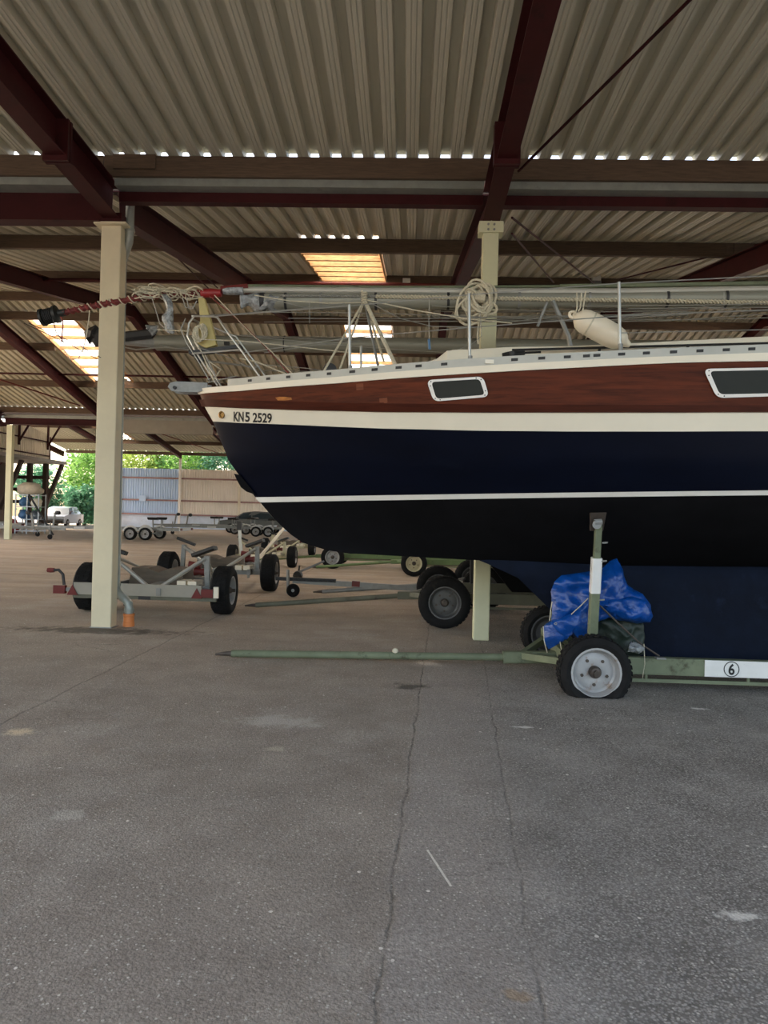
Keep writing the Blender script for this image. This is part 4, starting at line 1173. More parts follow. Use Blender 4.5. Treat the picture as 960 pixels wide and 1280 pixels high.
# furled headstay: drum, tube, red rope round it
fp = mpath([(70, 393), (100, 386), (140, 378), (190, 370), (250, 366.5), (290, 364.5)], YC-.03)
obj('furler_tube', MB().tube(fp, .024, 10), M['redr'], mast)
m = MB()
for a, b, tn, ph in ((0, 1, 4, 0), (1, 2, 6, .4), (2, 3, 5, 1.0), (3, 4, 4, 2.0)):
    m.tube(helix(fp[a], fp[b], .027, tn, ph, 8), .010, 6)
obj('red_rope', m, M['ropered'], mast, label='red flecked rope wound round the furler')
m = MB(); 
for a, b, tn, ph in ((1, 2, 3, 2.4), (2, 3, 4, 3.0), (3, 4, 5, 4.0)): m.tube(helix(fp[a], fp[b], .036, tn, ph, 8), .006, 6)
obj('pale_rope', m, M['rope'], mast)
fd = (fp[1]-fp[0]).normalized()
obj('furler_drum', MB().lathe([(.03, -.16), (.085, -.15), (.085, -.125), (.055, -.12), (.062, -.06), (.062, -.02), (.085, -.015), (.088, .015), (.04, .03), (.034, .10)], fp[0], fd, 18), M['drum'], mast, label='black furler drum at the mast tip')
obj('drum_line', MB().tube(helix(fp[0]-fd*.115, fp[0]-fd*.025, .068, 5, 0, 10), .010, 6), M['ink'], mast)
# bird's nest of wire loops near the foot
m = MB(); rnd = random.Random(11)
for i in range(24):
    c_ = at(rnd.uniform(176, 242), rnd.uniform(361, 370), YC-.06+rnd.uniform(-.03, .03)); a = rnd.uniform(.05, .15); b = rnd.uniform(.018, .05); t0 = rnd.uniform(-.35, .25)
    m.tube([c_+Vector((math.cos(t)*a*math.cos(t0)-math.sin(t)*b*math.sin(t0), .045*math.sin(t*2+i), math.sin(t)*b*math.cos(t0)+math.cos(t)*a*math.sin(t0)*.3)) for t in [2*PI*k/14 for k in range(14)]], .0062, 5, closed=True)
obj('wire_loops', m, M['rope'], mast, kind='stuff', label='tangle of grey wire loops')
for pts, r, mt in (([(76, 396), (79, 402), (78, 415), (77, 428)], .007, 'ropered'), ([(112, 388), (111, 400), (108, 420), (103, 440)], .005, 'rope'), ([(66, 398), (70, 415), (80, 428)], .005, 'drum'),
                   ([(103, 438), (98, 448), (88, 450), (80, 438)], .004, 'ropeg'), ([(30, 404), (90, 432), (122, 449)], .004, 'drum'), ([(36, 404), (96, 430), (126, 447)], .004, 'drum'),
                   ([(228, 372), (232, 384), (241, 386), (246, 376)], .005, 'ropeg'), ([(233, 372), (236, 384), (243, 383)], .005, 'ropeg'), ([(262, 370), (300, 402), (330, 432), (362, 468)], .005, 'ropered'),
                   ([(268, 369), (312, 415), (340, 440), (368, 470)], .005, 'rope'), ([(232, 398), (226, 412), (234, 430), (250, 455), (262, 476)], .006, 'ropeg'), ([(240, 420), (252, 440), (268, 478)], .006, 'rope'),
                   ([(190, 372), (200, 405), (216, 417)], .004, 'ropeg'), ([(196, 412), (236, 414)], .004, 'rope'), ([(246, 424), (300, 426), (440, 441)], .0045, 'rope'), ([(300, 448), (320, 452), (366, 471)], .006, 'rope'),
                   ([(240, 432), (290, 448), (320, 464)], .004, 'ropeg'), ([(330, 441), (390, 432), (450, 426)], .004, 'ropeg'), ([(318, 455), (380, 460), (402, 463)], .004, 'ropeg'), ([(255, 440), (262, 455), (270, 470), (258, 475)], .006, 'ropeg'),
                   ([(262, 452), (276, 462), (266, 476)], .005, 'rope'), ([(296, 470), (260, 478)], .004, 'ropeg')):
    sp('loose_line', pts, YC-.16, r, mt, n=5)
# lashed rope sheer-legs carrying the mast
bip = thing('mast_sling', 'pale rope and wood sheerlegs lashed under the mast behind the first stanchion', 'support', tuple(at(455, 368, YC)))
for (a, b), Y, r, mt in (((405, 464), 6.25, .010, 'rope'), ((425, 461), 6.55, .010, 'rope'), ((473, 460), 6.5, .013, 'galv'), ((496, 460), 6.2, .019, 'rope'), ((480, 452), 7.4, .012, 'rope')):
    obj('leg', MB().tube([at(455.5, 375, YC-.12 if Y < 7 else YC+.1), at(a, b, Y)], r, 7), M[mt], bip)
obj('lashing', MB().tube(helix(at(455, 364, YC-.12), at(455.5, 381, YC-.12), .022, 6, 0, 8), .010, 6), M['rope'], bip)
obj('lashing', MB().tube([at(455.5+3*math.cos(t), 368-9*math.sin(t), YC-.1+.16*math.sin(t)) for t in [PI*k/6 for k in range(7)]], .010, 6), M['rope'], bip)
# yellow crutch on the pulpit
cr = thing('mast_crutch', 'mustard yellow wooden crutch standing over the bow pulpit', 'support', tuple(at(255, 432, YC)))
m = MB(); m.prism([at(a, b, YC-.09) for a, b in ((247.5, 372), (255, 372), (262, 396), (270.5, 431), (258, 435), (245, 428), (250, 400))], (0, .07, 0))
obj('board', m, M['yellow'], cr, smooth=False, bevel=.006)
m = MB()
for i in range(7):
    a = i*.9; m.tube([at(247+6*math.cos(t+a)+i, 418+10*math.sin(t+a)-i*.5, YC-.13+.02*math.sin(3*t)) for t in [2*PI*k/12 for k in range(12)]], .008, 5, closed=True)
obj('rope_turns', m, M['rope'], cr)
obj('bracket', MB().bar(at(238, 442, YC-.1), at(302, 434, YC-.1), .12, .03), M['dkmetal'], cr)
obj('bracket', MB().bar(at(246, 440, YC-.1), at(252, 452, YC-.1), .06, .06), M['dkmetal'], cr)
# coil of rope over the mast
rc = thing('rope_coil', 'thick coil of pale rope hung over the mast in front of the green post', 'rope', tuple(at(600, 372, YC)))
m = MB(); rnd = random.Random(5)
for i in range(13):
    w_ = .035+.010*i+rnd.uniform(-.01, .01); hh = .12+.006*i+rnd.uniform(-.02, .02); oy = -.13-.012*(i % 5); cx_, cy_ = 598+rnd.uniform(-6, 6), 376+rnd.uniform(-5, 6); tl_ = rnd.uniform(-.9, .9)
    c_ = at(cx_, cy_, YC+oy)
    m.tube([c_+Vector((math.cos(t)*w_*math.cos(tl_)-math.sin(t)*hh*math.sin(tl_), .03*math.sin(2*t+i), math.sin(t)*hh*math.cos(tl_)+math.cos(t)*w_*math.sin(tl_)*.4)) for t in [2*PI*k/18 for k in range(18)]], .012, 6, closed=True)
obj('turns', m, M['rope'], rc)
obj('wrap', MB().tube(helix(at(594, 370, YC-.16), at(606, 372, YC-.16), .045, 6, 0, 10), .012, 6), M['rope'], rc)
obj('tail', MB().tube([at(603, 388, YC-.17), at(599, 398, YC-.17), at(597, 418, YC-.17), at(598, 430, YC-.17)], .009, 6), M['rope'], rc)
# fender hung from the lifeline
fe = thing('fender', 'plump off-white vinyl fender tied at a slant beside the third stanchion', 'fender', tuple(at(750, 408, 5.99)))
e0 = at(716, 393.5, 5.99); e1 = at(788, 432, 5.99); d_ = (e1-e0); L_ = d_.length; d_.normalize()
pr = [(r*.82, h) for r, h in [(.001, -.005), (.024, 0), (.036, .02), (.060, .035), (.100, .065), (.120, .11), (.126, .17), (.127, .30), (.124, .38), (.108, .445), (.078, .485), (.045, .505), (.034, .53), (.026, .545), (.001, .55)]]
k = L_/.55
obj('body', MB().lathe([(r*1.0, h*k) for r, h in pr], e0, d_, 26), M['fender'], fe)
c_ = e0-d_*.002
obj('eye', MB().tube([c_+Vector((math.cos(t)*.026, 0, math.sin(t)*.026)) for t in [2*PI*k/14 for k in range(14)]], .013, 8, closed=True), M['fender'], fe)
for a, b, x in ((721, 366, 0), (727, 366, 1), (732, 364, 2)):
    sp('tie_rope', [(a, b), ((a+724)/2-1+x, 385), (718+x*5, 394 if x == 0 else 389)], 5.95, .006, 'rope', fe)
obj('strap', MB().lathe([(.104, -.006), (.107, -.006), (.107, .006), (.104, .006)], e0+d_*.16, d_, 24), M['rope'], fe)
# two floodlights under the purlins
for lab, px, py, Y in (('small black floodlight with a bright top under the ridge left of the green post', 508, 357, 16.0), ('small pale floodlight above the fender under the roof', 745, 353, 16.0)):
    c_ = at(px, py, Y)
    f = thing('floodlight', lab, 'lamp', tuple(c_))
    obj('housing', MB().box(c_.x-.10, c_.x+.10, c_.y-.08, c_.y+.08, c_.z-.12, c_.z+.02), M['black' if px < 600 else 'galv'], f, smooth=False, bevel=.01)
    obj('glass', MB().box(c_.x-.085, c_.x+.085, c_.y-.085, c_.y+.06, c_.z+.02, c_.z+.14), M['lamp'], f, smooth=False)
    obj('bracket', MB().bar((c_.x, c_.y, c_.z+.13), (c_.x, 16.1, z_asc(16.1)-.235), .04, .02), M['dkmetal'], f)

# ================================================================ blue tarpaulin bundle, what lies below it
OUT = [(771, 698), (779, 712), (783, 730), (793, 737), (803, 742), (813, 756), (816, 770), (812, 778), (795, 779), (775, 776), (760, 772), (748, 776), (741, 784), (733, 795), (722, 800), (712, 790), (706, 797), (696, 806), (686, 812), (679, 800), (680, 782), (689, 776), (690, 756), (689, 740), (692, 727), (702, 719), (716, 717), (738, 714), (752, 712), (762, 702)]
cx_, cy_ = 745, 752
def tarp_mesh(out, cx_, cy_, Y, D, seed, seg=72, rings=16, amp=.05):
    oa = []
    n = len(out)
    for i in range(n):
        a, b = out[i], out[(i+1) % n]
        k = max(1, int(math.hypot(a[0]-b[0], a[1]-b[1])/3))
        for j in range(k): oa.append((a[0]+(b[0]-a[0])*j/k, a[1]+(b[1]-a[1])*j/k))
    m = MB(); N = len(oa); rows = []
    for sgn in (-1, 1):
        for r in (range(rings, -1, -1) if sgn == -1 else range(1, rings+1)):
            q = r/rings; row = []
            for a, b in oa:
                px, py = cx_+(a-cx_)*q, cy_+(b-cy_)*q
                dep = math.sqrt(max(0, 1-q**2.2))
                p = at(px, py, Y)
                v = Vector((px*.022, py*.030, seed))
                f = noise.noise(v*1.0)*1.1 + .55*(1-abs(noise.noise(Vector((px*.05-py*.03, py*.045+px*.02, seed+9)))*2.4)) - .25 + (1-abs(noise.noise(Vector((px*.020+py*.026, py*.012-px*.01, seed+4)))*2.2))*.7 + noise.noise(v*2.6)*.35
                row.append(p+Vector((0, sgn*D*dep*(.62+.50*f) + amp*noise.noise(v*3)*(1-dep), 0)))
            rows.append(row)
    # front half comes first (outer ring to centre), then back half (centre to outer)
    m.loft(rows, close=True)
    return m
tb = thing('tarpaulin', 'crumpled bright blue tarpaulin bundled behind the green prop post', 'tarpaulin', tuple(at(745, 790, 6.42)))
obj('bundle', tarp_mesh(OUT, cx_, cy_, 6.40, .17, 3.0), M['tarp'], tb, ang=60)
FL = [(689, 779), (700, 773), (722, 763), (736, 750), (737, 775), (732, 796), (724, 799), (714, 789), (708, 800), (697, 790)]
obj('loose_flap', tarp_mesh(FL, 718, 780, 6.27, .05, 9.0, rings=10), M['tarp'], tb, ang=60)
FR = [(748, 752), (770, 748), (790, 745), (806, 750), (816, 768), (813, 777), (796, 779), (772, 772), (756, 764)]
obj('loose_flap', tarp_mesh(FR, 785, 764, 6.28, .10, 15.0, rings=10), M['tarp'], tb, ang=60)
obj('eyelet', MB().tube([at(694.5+1.4*math.cos(t), 779.5+1.4*math.sin(t), 6.21) for t in [2*PI*k/10 for k in range(10)]], .004, 6, closed=True), M['galv'], tb)
for a in (((690, 752), (688, 765), (687, 776)), ((679, 783), (680, 800), (684, 816)), ((700, 802), (702, 814)), ((735, 748), (726, 757), (714, 768))):
    obj('tie_cord', MB().tube([at(x, y, 6.24) for x, y in a], .004, 5), M['rope'], tb)
bg_ = thing('sack', 'dark green sack under the right side of the blue tarpaulin', 'bag', tuple(at(772, 800, 6.45)))
obj('body', tarp_mesh([(745, 772), (775, 770), (803, 776), (806, 792), (804, 818), (780, 824), (750, 824), (742, 800)], 774, 798, 6.45, .13, 21.0), M['bag'], bg_, ang=60)
pf_ = obj('plastic_film', crumple([at(786, 808, 6.10), at(793, 812, 6.08), at(800, 804, 6.10)], .045, 9, 9, 8, .7), M['foil'], org=tuple(at(793, 812, 6.08)), label='crumpled scrap of clear film beside the flat tyre', cat='film', ang=20)

# ================================================================ more boat trolleys behind
def wheels_of(t): return [o for o in bpy.data.objects if o.parent == t]
tI = trolley('boat_trolley', 'dark trolley with a big black wheel directly behind the green tongue', (0, 0, 0), .335, .20, .335, False, 'olive', 'rimshade', (.30, .44), -2.82, (.10, .30), 'trolleys behind the yacht')
tI.location = (.50, 10.15, 0)
tH = dup(tI, (1.22, 12.15, 0), .0, 'grey trolley with a jockey wheel on its tongue, behind the dark trolley', swap={'olive_tongue_paint': M['galv']})
tG = dup(tI, (.17, 17.75, 0), 0, 'green trolley with a cream rimmed wheel, third behind the yacht', scale=.92, swap={'olive_tongue_paint': M['greend'], 'shade_toned_rim': M['rimc']})
tF = dup(tI, (-1.95, 19.45, 0), 0, 'mid green trolley farthest back, its long beam seen under the hull', scale=.90, swap={'olive_tongue_paint': M['greend'], 'shade_toned_rim': M['rim']})
tF.location.y = 19.4
# jockey wheel on the tongue of the second one
jw = at(367, 735, 12.13)
jl = lambda v: v-Vector((1.22, 12.15, 0))
hb = obj('jockey_post', MB().tube([jl(at(360, 712, 12.1)), jl(at(360, 742, 12.1))], .028, 8), M['galv'], tH)
obj('tongue_front', MB().bar(jl(at(345, 723, 12.15)), jl(at(420, 726, 12.15)), .07, .06), M['dkmetal'], tH)
obj('tongue_tube', MB().bar(jl(at(366, 725.5, 12.15)), jl(at(540, 737, 12.15)), .07, .09), M['galv'], tH)
c_ = jl(Vector((jw.x, 12.08, .115)))
obj('jockey_wheel', MB().lathe(tyre_prof(.115, .06, .06), c_, (0, -1, 0), 20), M['rubber'], tH)
obj('jockey_rim', MB().lathe([(.062, -.02), (.062, .02), (.03, .025), (.002, .028)], c_, (0, -1, 0), 16), M['rim'], tH)
tt = at(445, 726.5, 12.1)
obj('reflector_tape', MB().bar(jl(at(440, 729.3, 12.15)), jl(at(450, 730, 12.15)), .076, .096), M['redp'], tH, label='red tape band on the tongue')
# black handle lying out to the left from the far green trolley
fr_ = at(372, 717, 14.6)
hn = thing('drawbar', 'black folded drawbar resting on the floor behind the jockey wheel', 'drawbar', (fr_.x, 14.6, 0))
q0, q1 = at(373, 716.5, 14.6), at(404, 703, 16.4)
for o in (-.05, .05): obj('arm', MB().tube([q0+Vector((0, o, .02)), q1+Vector((0, o, .02))], .025, 8), M['dkmetal'], hn)
obj('coupling', MB().lathe([(.03, -.12), (.09, -.09), (.10, .0), (.06, .10), (.03, .14)], q0+Vector((0, 0, -.04)), (q1-q0), 12), M['dkmetal'], hn)
obj('coupling_lever', MB().tube([q0, q0+Vector((.02, 0, .16))], .02, 6), M['dkmetal'], hn)
obj('foot', MB().box(q0.x-.06, q0.x+.06, q0.y-.06, q0.y+.06, 0, q0.z-.04), M['dkmetal'], hn, smooth=False)

# ---- cradle trailers on the left, seen from behind
def cradle(name, lab, paint, R, group=None, lightbar=True, trk=.95, rimm='rim'):
    t = thing(name, lab, 'trailer', (0, 0, 0), group)
    for sx in (-1, 1):
        wheel(t, (sx*trk, 0, R), R, R*.56, .25, (sx, 0, 0), rimm, n=30)
        obj('side_rail', MB().bar((sx*.62, -.35, R+.02), (sx*.40, 1.9, R+.06), .06, .09), M[paint], t, smooth=False)
        if sx == 1 or True:
            po = obj('prop', MB().bar((sx*.70, .05, R+.0), (sx*.68, .05, R+.47), .07, .07), M[paint], t, smooth=False)
            obj('prop_brace', MB().tube([(sx*.66, .02, R+.43), (sx*.10, -.12, R+.04)], .030, 8), M['steel'], po)
            obj('prop_brace', MB().tube([(sx*.67, .1, R+.43), (sx*.45, 1.2, R+.08)], .022, 8), M['steel'], po)
            p = Vector((sx*.64, .05, R+.53)); 
            obj('bunk_pad', MB().bar(p+Vector((sx*.16, -.02, .06)), p+Vector((-sx*.16, .02, -.06)), .15, .055, up=(sx*.5, 0, 1), ch=.012), M['black'], po)
    obj('axle', MB().bar((-trk+.1, 0, R), (trk-.1, 0, R), .09, .09), M[paint], t, smooth=False)
    obj('cross_beam', MB().bar((-.6, 1.0, R+.04), (.6, 1.0, R+.04), .07, .08), M[paint], t, smooth=False)
    obj('drawbar', MB().bar((0, -.3, R+.02), (0, 2.55, R+.05), .10, .10), M[paint], t, smooth=False)
    for sx in (-1, 1): obj('drawbar_strut', MB().bar((sx*.45, 1.4, R+.06), (0, 2.2, R+.06), .06, .07), M[paint], t, smooth=False)
    obj('drawbar_foot', MB().tube([(0, 2.42, R), (0, 2.42, .0)], .03, 8), M[paint], t)
    b = MB(); b.prism([(-.52, .25, R-.02), (.30, .25, R-.02), (.27, .25, R+.24), (.08, .25, R+.26), (-.08, .25, R+.20), (-.25, .25, R+.26), (-.47, .25, R+.26)], (0, .5, 0))
    obj('keel_box', b, M['box'], t, smooth=False, label='brown plywood keel box')
    obj('keel_sill', MB().box(-.66, .10, -.30, -.22, R-.04, R+.05), M['wpaint'], t, smooth=False)
    for x, z in ((.36, R+.30), (.44, R+.20)): obj('roller', MB().lathe([(.03, -.09), (.06, -.085), (.045, 0), (.06, .085), (.03, .09)], (x, .55, z), (1, 0, 0), 14), M['redr'], t)
    for x in (.40, .55): obj('clamp', MB().box(x-.06, x+.06, -.2, .1, R+.05, R+.13), M['wpaint'], t, smooth=False)
    if lightbar:
        lb = obj('light_bar', MB().box(-.98, .76, -.46, -.42, R-.06, R+.10), M['greybeam'], t, smooth=False)
        obj('bumper_tube', MB().bar((-1.0, -.40, R-.085), (.95, -.40, R-.085), .06, .055), M['olive'], lb, smooth=False)
        for x in (-.99, .70):
            tr_ = MB(); tr_.prism([(x-.075, -.475, R-.07), (x+.075, -.475, R-.07), (x, -.475, R+.07)], (0, .012, 0))
            obj('triangle_reflector', tr_, M['redp'], lb, smooth=False, label='red triangular reflector')
        for x in (-1.17, .84):
            obj('tail_lamp', MB().box(x-.08, x+.08, -.48, -.42, R-.055, R+.055), M['redp'], lb, smooth=False, label='red tail lamp')
            if x > 0: obj('lamp_holder', MB().box(x+.085, x+.15, -.47, -.43, R-.06, R+.09), M['wpaint'], lb, smooth=False)
        obj('lamp_arm', MB().bar((-1.1, -.44, R), (-.9, -.44, R), .03, .05), M['galv'], lb)
        obj('crank', MB().tube([(-1.12, -.44, R+.06), (-1.14, -.44, R+.20), (-1.20, -.44, R+.26), (-1.26, -.46, R+.255)], .020, 8), M['dkmetal'], lb)
        obj('crank_grip', MB().lathe([(.03, 0), (.034, .05), (.03, .09)], (-1.25, -.46, R+.255), (-1, 0, 0), 10), M['redr'], lb)
        for x in (-.46, .18): obj('bar_clamp', MB().box(x-.03, x+.03, -.475, -.46, R-.05, R+.05), M['galv'], lb, smooth=False)
        obj('number_plate', MB().box(-.10, .06, -.44, -.43, R-.11, R-.065), M['dkmetal'], lb, smooth=False)
        obj('hanging_hook', MB().tube([(-.30, -.42, R-.1), (-.30, -.42, R-.2)], .008, 5), M['dkmetal'], lb)
    return t
tA = cradle('cradle_trailer', 'silver cradle trailer with red triangle reflectors on its light bar, right behind the cream post', 'galv', .335)
tA.location = (-3.50, 9.86, 0)
tBt = cradle('cradle_trailer', 'grey cradle trailer with black pads, second in the row behind the cream post', 'galv', .335, lightbar=False, trk=.94)
tBt.location = (-3.44, 12.9, 0)
tC = dup(tBt, (-3.80, 18.5, 0), 0, 'cream cradle trailer with a tall mast post, third in the row', scale=.84, swap={'galvanised_steel': M['creamt'], 'stainless_tube': M['creamt']})
tD = dup(tBt, (-4.0, 23.8, 0), 0, 'cream cradle trailer, farthest of the row, half hidden by the third', scale=.84, swap={'galvanised_steel': M['creamt'], 'stainless_tube': M['creamt']})
q = lambda v: (v-Vector((-3.80, 18.5, 0)))/.84
obj('winch_post', MB().bar(q(at(303, 708, 18.5)), q(at(299.5, 662, 18.5)), .09, .09), M['steel'], tC)
obj('winch_head', MB().box(*[c for a, b in zip(q(at(299.5, 657, 18.5))-Vector((.07, .07, .14)), q(at(299.5, 657, 18.5))+Vector((.07, .07, .14))) for c in (a, b)]), M['dkmetal'], tC, smooth=False)
obj('long_pole', MB().tube([q(at(324, 697, 17.6)), q(at(357, 658, 20.5))], .05, 8), M['wpaint'], tC, label='pale slanting pole')

# ---- long grey boat trailers far behind
def long_trailer(name, lab, group=None, ax=(2.6, 3.3)):
    t = thing(name, lab, 'trailer', (0, 0, 0), group); R = .29
    for x in ax:
        for sy in (-1, 1):
            wheel(t, (x, sy*.95, R), R, .18, .19, (0, sy, 0), 'rim', n=20)
            obj('fender', MB().tube([(x+math.cos(a)*.34, sy*.95, R+math.sin(a)*.34) for a in [PI*k/8 for k in range(1, 8)]], .05, 6), M['plate'], t)
        obj('axle', MB().bar((x, -.9, R), (x, .9, R), .07, .07), M['galv'], t)
    for sy in (-1, 1):
        obj('side_rail', MB().bar((-.6, sy*.55, .50), (4.8, sy*.62, .50), .07, .12), M['galv'], t, smooth=False)
        obj('drawbar_strut', MB().bar((-.6, sy*.52, .50), (-2.2, 0, .48), .06, .1), M['galv'], t, smooth=False)
    for x in (-.4, 1.0, 2.4, 3.8, 4.7):
        obj('cross_beam', MB().bar((x, -.6, .47), (x, .6, .47), .07, .07), M['galv'], t, smooth=False)
    obj('drawbar', MB().bar((-2.9, 0, .46), (-.5, 0, .48), .09, .10), M['galv'], t, smooth=False)
    jp = obj('jockey_post', MB().tube([(-2.3, .12, .75), (-2.3, .12, .15)], .03, 8), M['galv'], t)
    obj('jockey_wheel', MB().lathe(tyre_prof(.11, .05, .07), (-2.3, .14, .11), (0, 1, 0), 16), M['rubber'], t)
    wp = obj('winch_post', MB().bar((-1.5, 0, .48), (-1.4, 0, 1.15), .07, .07), M['galv'], t)
    obj('bow_rest', MB().lathe([(.05, -.1), (.1, -.09), (.07, 0), (.1, .09), (.05, .1)], (-1.28, 0, 1.15), (0, 1, 0), 10), M['black'], wp)
    for x in (1.2, 3.5):
        for sy in (-1, 1):
            s_ = obj('bunk_post', MB().bar((x, sy*.5, .5), (x, sy*.58, .95), .05, .05), M['galv'], t)
            obj('bunk_pad', MB().bar((x-.25, sy*.58, 1.0), (x+.25, sy*.58, 1.0), .14, .06, up=(0, -sy*.6, 1)), M['black'], s_)
    lb = obj('light_bar', MB().box(4.85, 4.9, -.95, .95, .46, .60), M['plate'], t, smooth=False)
    for sy in (-1, 1): obj('tail_lamp', MB().box(4.9, 4.93, sy*.8-.12, sy*.8+.12, .48, .58), M['redp'], lb, smooth=False)
    obj('number_plate', MB().box(-.2, .3, -.61, -.60, .42, .54), M['plate'], t, smooth=False)
    return t
lt = long_trailer('long_trailer', 'twin axle boat trailer with white mudguards just right of the cream post, far back')
lt.location = (-15.3, 33.0, 0)
L2 = dup(lt, (-18.0, 30.6, 0), PI+.06, 'long grey boat trailer reaching left from the cream post, nearest of the far row')
L3 = dup(lt, (-23.6, 32.9, 0), .03, 'long grey boat trailer at the left edge in front of the wire rack')
L4 = dup(lt, (-22.0, 37.5, 0), PI-.1, 'grey boat trailer behind the others at the foot of the bushes')
L5 = dup(lt, (-13.3, 44.5, 0), .0, 'grey boat trailer parked along the pale blue part of the far wall')
L6 = dup(lt, (-11.4, 41.0, 0), .12, 'grey boat trailer in front of the dark car by the far wall')

# ---- cars
def car(name, lab, paint, loc, rz=0):
    t = thing(name, lab, 'car', (0, 0, 0))
    prof = [(-2.15, .35), (-2.18, .62), (-2.05, .80), (-1.25, .92), (-.55, 1.36), (.2, 1.46), (1.25, 1.42), (1.95, 1.02), (2.12, .95), (2.15, .4)]
    m = MB(); rows = []
    for s_, k in ((-.86, .0), (-.84, .35), (-.70, 1), (.70, 1), (.84, .35), (.86, 0)):
        rows.append([(x, s_ if z > .95 else math.copysign(min(abs(s_)+.02*(z < .9), .88), s_), z) for x, z in prof])
    body = MB()
    rows = []
    for x, z in prof: rows.append([(x, -.86, min(z, .92)), (x, -.82 if z <= .92 else -.66, z), (x, .82 if z <= .92 else .66, z), (x, .86, min(z, .92)), (x, .84, .3), (x, -.84, .3)])
    body.loft(rows, close=True); n = 6
    body.f.append(tuple(range(n))[::-1]); body.f.append(tuple(range(len(body.v)-n, len(body.v))))
    obj('body', body, M[paint], t, smooth=False)
    for sy in (-1, 1):
        for xa in ([(-1.05, .95), (-.52, 1.29), (.0, 1.38), (.0, .95)], [(.08, .95), (.08, 1.38), (1.15, 1.34), (1.55, .98)]):
            o_ = lambda z: sy*(.862-(z-.92)*.40 if z > .92 else .872)
            g = MB(); g.add([(x, o_(z)+sy*.006, z) for x, z in xa], [tuple(range(4))]); obj('side_window', g, M['carw'], t, smooth=False)
        for x in (-1.35, 1.3):
            wheel(t, (x, sy*.78, .31), .31, .19, .19, (0, sy, 0), 'rim', n=20)
    for x, z in ((-2.2, .45), (2.17, .5)): obj('bumper', MB().box(x-.05, x+.05, -.8, .8, z-.12, z+.1), M['black'], t, smooth=False, bevel=.03)
    t.location = loc; t.rotation_euler = (0, 0, rz)
    return t
car('car', 'dark grey car parked along the far wall left of the bow', 'carp', (-10.3, 47.0, 0))
car('car', 'grey blue car far back left of the cream post', 'cars', (-24.1, 48.5, 0), PI/2+.15)

# ---- wire rack loaded with bundles, far left
rk = thing('wire_rack', 'white wire rack loaded with bundles under the dark lean-to at the left edge', 'rack', (-19.55, 36, 0))
X0, X1, Ya, Yb = -20.15, -18.95, 35.7, 36.4
for x in (X0, (X0+X1)/2, X1):
    for y in (Ya, Yb): obj('upright', MB().bar((x, y, 0), (x, y, 2.05), .05, .05), M['wire'], rk, smooth=False)
for z in (.15, .75, 1.4, 2.0):
    for y in (Ya, Yb): obj('shelf_bar', MB().bar((X0, y, z), (X1, y, z), .045, .045), M['wire'], rk, smooth=False)
    obj('shelf', MB().box(X0, X1, Ya, Yb, z-.012, z), M['wire'], rk, smooth=False)
def bundle(name, lab, cat, c_, r, mt, seed, cl=None):
    m = MB(); rows = []
    for i in range(9):
        e = -PI/2+PI*i/8; row = []
        for k in range(16):
            a = 2*PI*k/16; v = Vector((math.cos(a)*math.cos(e), math.sin(a)*math.cos(e), math.sin(e)))
            s_ = 1+.28*noise.noise(v*1.8+Vector((seed, seed*2, 0)))
            z = v.z*r[2]*s_
            row.append((c_[0]+v.x*r[0]*s_, c_[1]+v.y*r[1]*s_, max(c_[2]+z, c_[2]-r[2]*.72)))
        rows.append(row)
    m.loft(rows, close=True); m.f.append(tuple(range(16))); m.f.append(tuple(range(len(m.v)-16, len(m.v))))
    return obj(name, m, M[mt], org=c_, label=lab, cat=cat, ang=60)
bundle('tarp_bundle', 'big beige tarpaulin bundle heaped on top of the wire rack', 'tarpaulin', (-19.6, 36.05, 2.30), (.66, .40, .36), 'tarpb', 3)
bundle('sail_bag', 'white bundle on the middle shelf of the wire rack, right side', 'bag', (-19.22, 36.0, 1.60), (.28, .28, .26), 'wpaint', 5)
bundle('sail_bag', 'blue bundle on the upper shelf of the wire rack, left side', 'bag', (-19.86, 36.0, 1.62), (.26, .28, .28), 'bluec', 7)
bundle('sail_bag', 'blue bundle low down in the wire rack', 'bag', (-19.85, 36.0, .97), (.27, .28, .28), 'bluec', 8)
bundle('sail_bag', 'grey blue bundle on the lower shelf of the wire rack, right side', 'bag', (-19.25, 36.0, .94), (.26, .28, .26), 'cars', 10)
bundle('sail_bag', 'dark red bundle lying at the left foot of the wire rack', 'bag', (-20.55, 36.1, .33), (.34, .3, .46), 'redc', 9)
pl_a, pl_b = Vector((-19.3, 35.4, 2.02)), Vector((-17.9, 35.2, .0))
obj('pole', MB().tube([pl_b, pl_a], .05, 8), M['dkmetal'], org=tuple(pl_b), label='dark pole leaning against the wire rack', cat='pole')

# ================================================================ second yacht hidden behind the first
b2 = thing('sailing_boat', 'small dark yacht on the trolley behind, almost hidden by the blue hull', 'boat', (3.4, 10.15, 0))
m = MB(); rows = []
Y2 = 10.15
for i in range(25):
    t = i/24; X = -.1+6.8*t; bw = 1.05*math.sin(PI/2*min(1, t*1.7)**.8)*(1-.3*max(0, t-.6)); zs = 2.15-.1*math.sin(PI*t)
    zb = itp([(0, 1.75), (.08, 1.2), (.2, .95), (.6, .85), (1, 1.25)], t); row = []
    for u in (-1, -.97, -.9, -.75, -.5, -.25, 0, .25, .5, .75, .9, .97, 1):
        row.append((X-(0), Y2+bw*u, zb+(zs-zb)*abs(u)**4.0))
    rows.append(row)
m.loft(rows); n = 13; m.f.append(tuple(range(len(m.v)-n, len(m.v))))
obj('hull', m, M['antifoul'], b2)
m = MB(); m.loft([[r[0], ((r[0][0]), Y2, r[0][2]+.05), r[-1]] for r in rows]); obj('deck', m, M['deck'], b2)
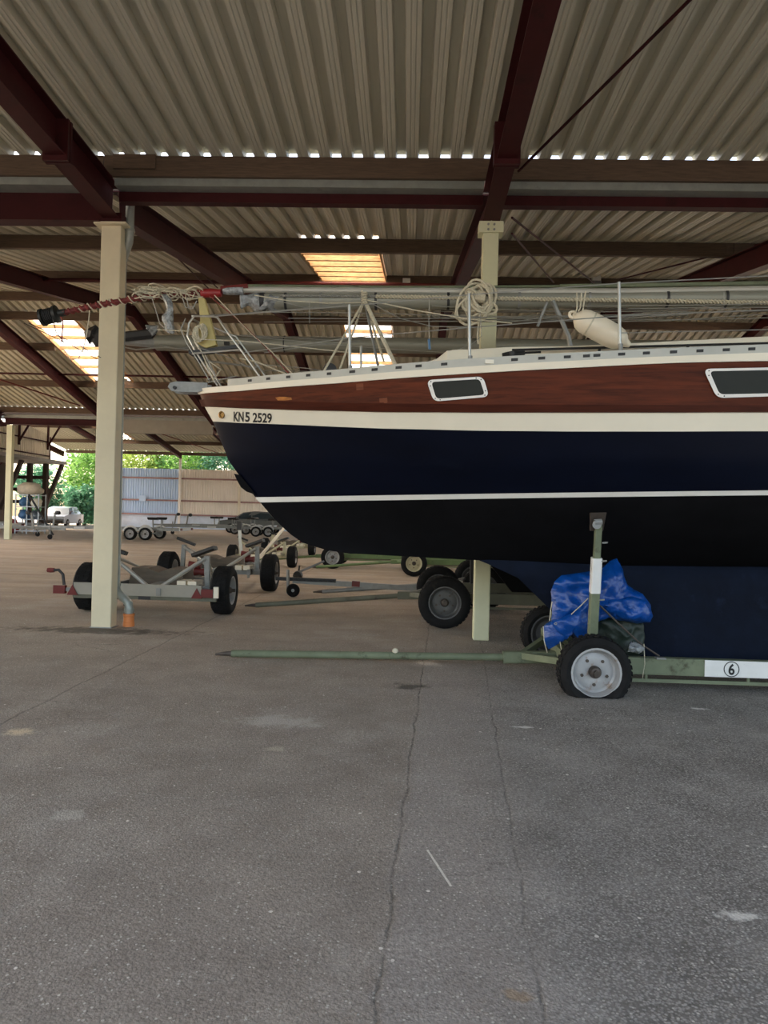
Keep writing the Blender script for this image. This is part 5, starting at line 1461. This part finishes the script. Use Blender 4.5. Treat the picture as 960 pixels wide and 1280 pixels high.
m = MB(); m.prism([(1.0, Y2-.05, 1.0), (2.3, Y2-.05, .95), (3.9, Y2-.05, .95), (3.7, Y2-.05, .40), (1.5, Y2-.05, .40)], (0, .10, 0))
obj('keel', m, M['antifoul'], b2, smooth=False)
for x in (.8, 5.6):
    obj('crutch', MB().bar((x, Y2, 2.1), (x, Y2, at(600, 434, Y2).z-.09), .07, .07), M['galv'], b2)
    for sy in (-1, 1): obj('crutch_leg', MB().tube([(x, Y2, 3.5), (x+.1, Y2+sy*.55, 2.12)], .02, 6), M['galv'], b2)
for sy in (-1, 1): obj('cradle_pad', MB().bar((1.0, Y2+sy*.5, .45), (1.0, Y2+sy*.62, 1.12), .09, .09), M['dkmetal'], b2)
m2 = thing('mast', 'plain grey spar behind the first mast, lower of the two, ending in dark fittings', 'mast', tuple(at(420, 432, Y2)))
s0, s1 = at(196, 428.5, Y2), at(1050, 438, Y2); d2 = (s1-s0).normalized()
obj('spar', MB().tube([s0, s1], .118, 18, sy=.95), M['alum'], m2)
obj('mast_foot', MB().bar(at(158, 425, Y2), s0, .10, .15, ch=.03), M['galv'], m2, label='grey mast foot casting')
obj('mast_foot', MB().bar(at(152, 421, Y2-.1), at(190, 417, Y2-.1), .10, .13, ch=.03), M['dkmetal'], m2, label='dark wrapped fitting')
obj('mast_foot', crumple([at(108, 422, Y2), at(118, 419, Y2), at(128, 424, Y2), at(152, 424, Y2)], .10, 14, 10, 10, .5), M['dkmetal'], m2)
obj('film_wrap', crumple([at(186, 413, Y2-.12), at(190, 410, Y2-.12), at(194, 415, Y2-.12)], .07, 17, 8, 6, .5), M['foil'], m2, ang=20)
obj('mast_slot', MB().bar(at(280, 429.5, Y2-.118), at(287, 429.5, Y2-.118), .02, .05), M['ink'], m2)
obj('joint_band', MB().lathe([(.120, -.008), (.122, -.008), (.122, .008), (.120, .008)], at(356, 430.4, Y2), d2, 18), M['dkmetal'], m2)
for pts in (([(150, 433), (170, 437), (205, 434), (236, 437)]), ([(200, 431), (222, 436), (240, 433)]), ([(300, 419), (380, 423), (440, 427)])):
    obj('stay_wire', MB().tube([at(a, b, Y2-.14) for a, b in pts], .010, 5), M['ropeg'], m2)
# repeats carry a common group phrase
GR = {'cradle_trailer': 'cradle trailers in a row behind the cream post', 'long_trailer': 'long boat trailers parked far behind', 'floodlight': 'floodlights under the roof', 'tree': 'trees beyond the far wall',
      'bush': 'bushes beyond the open left end', 'sail_bag': 'bundles in the wire rack', 'steel_post': 'roof posts'}
for o in sc.objects:
    n = o.name.split('.')[0]
    if o.parent is None and n in GR: o['group'] = GR[n]
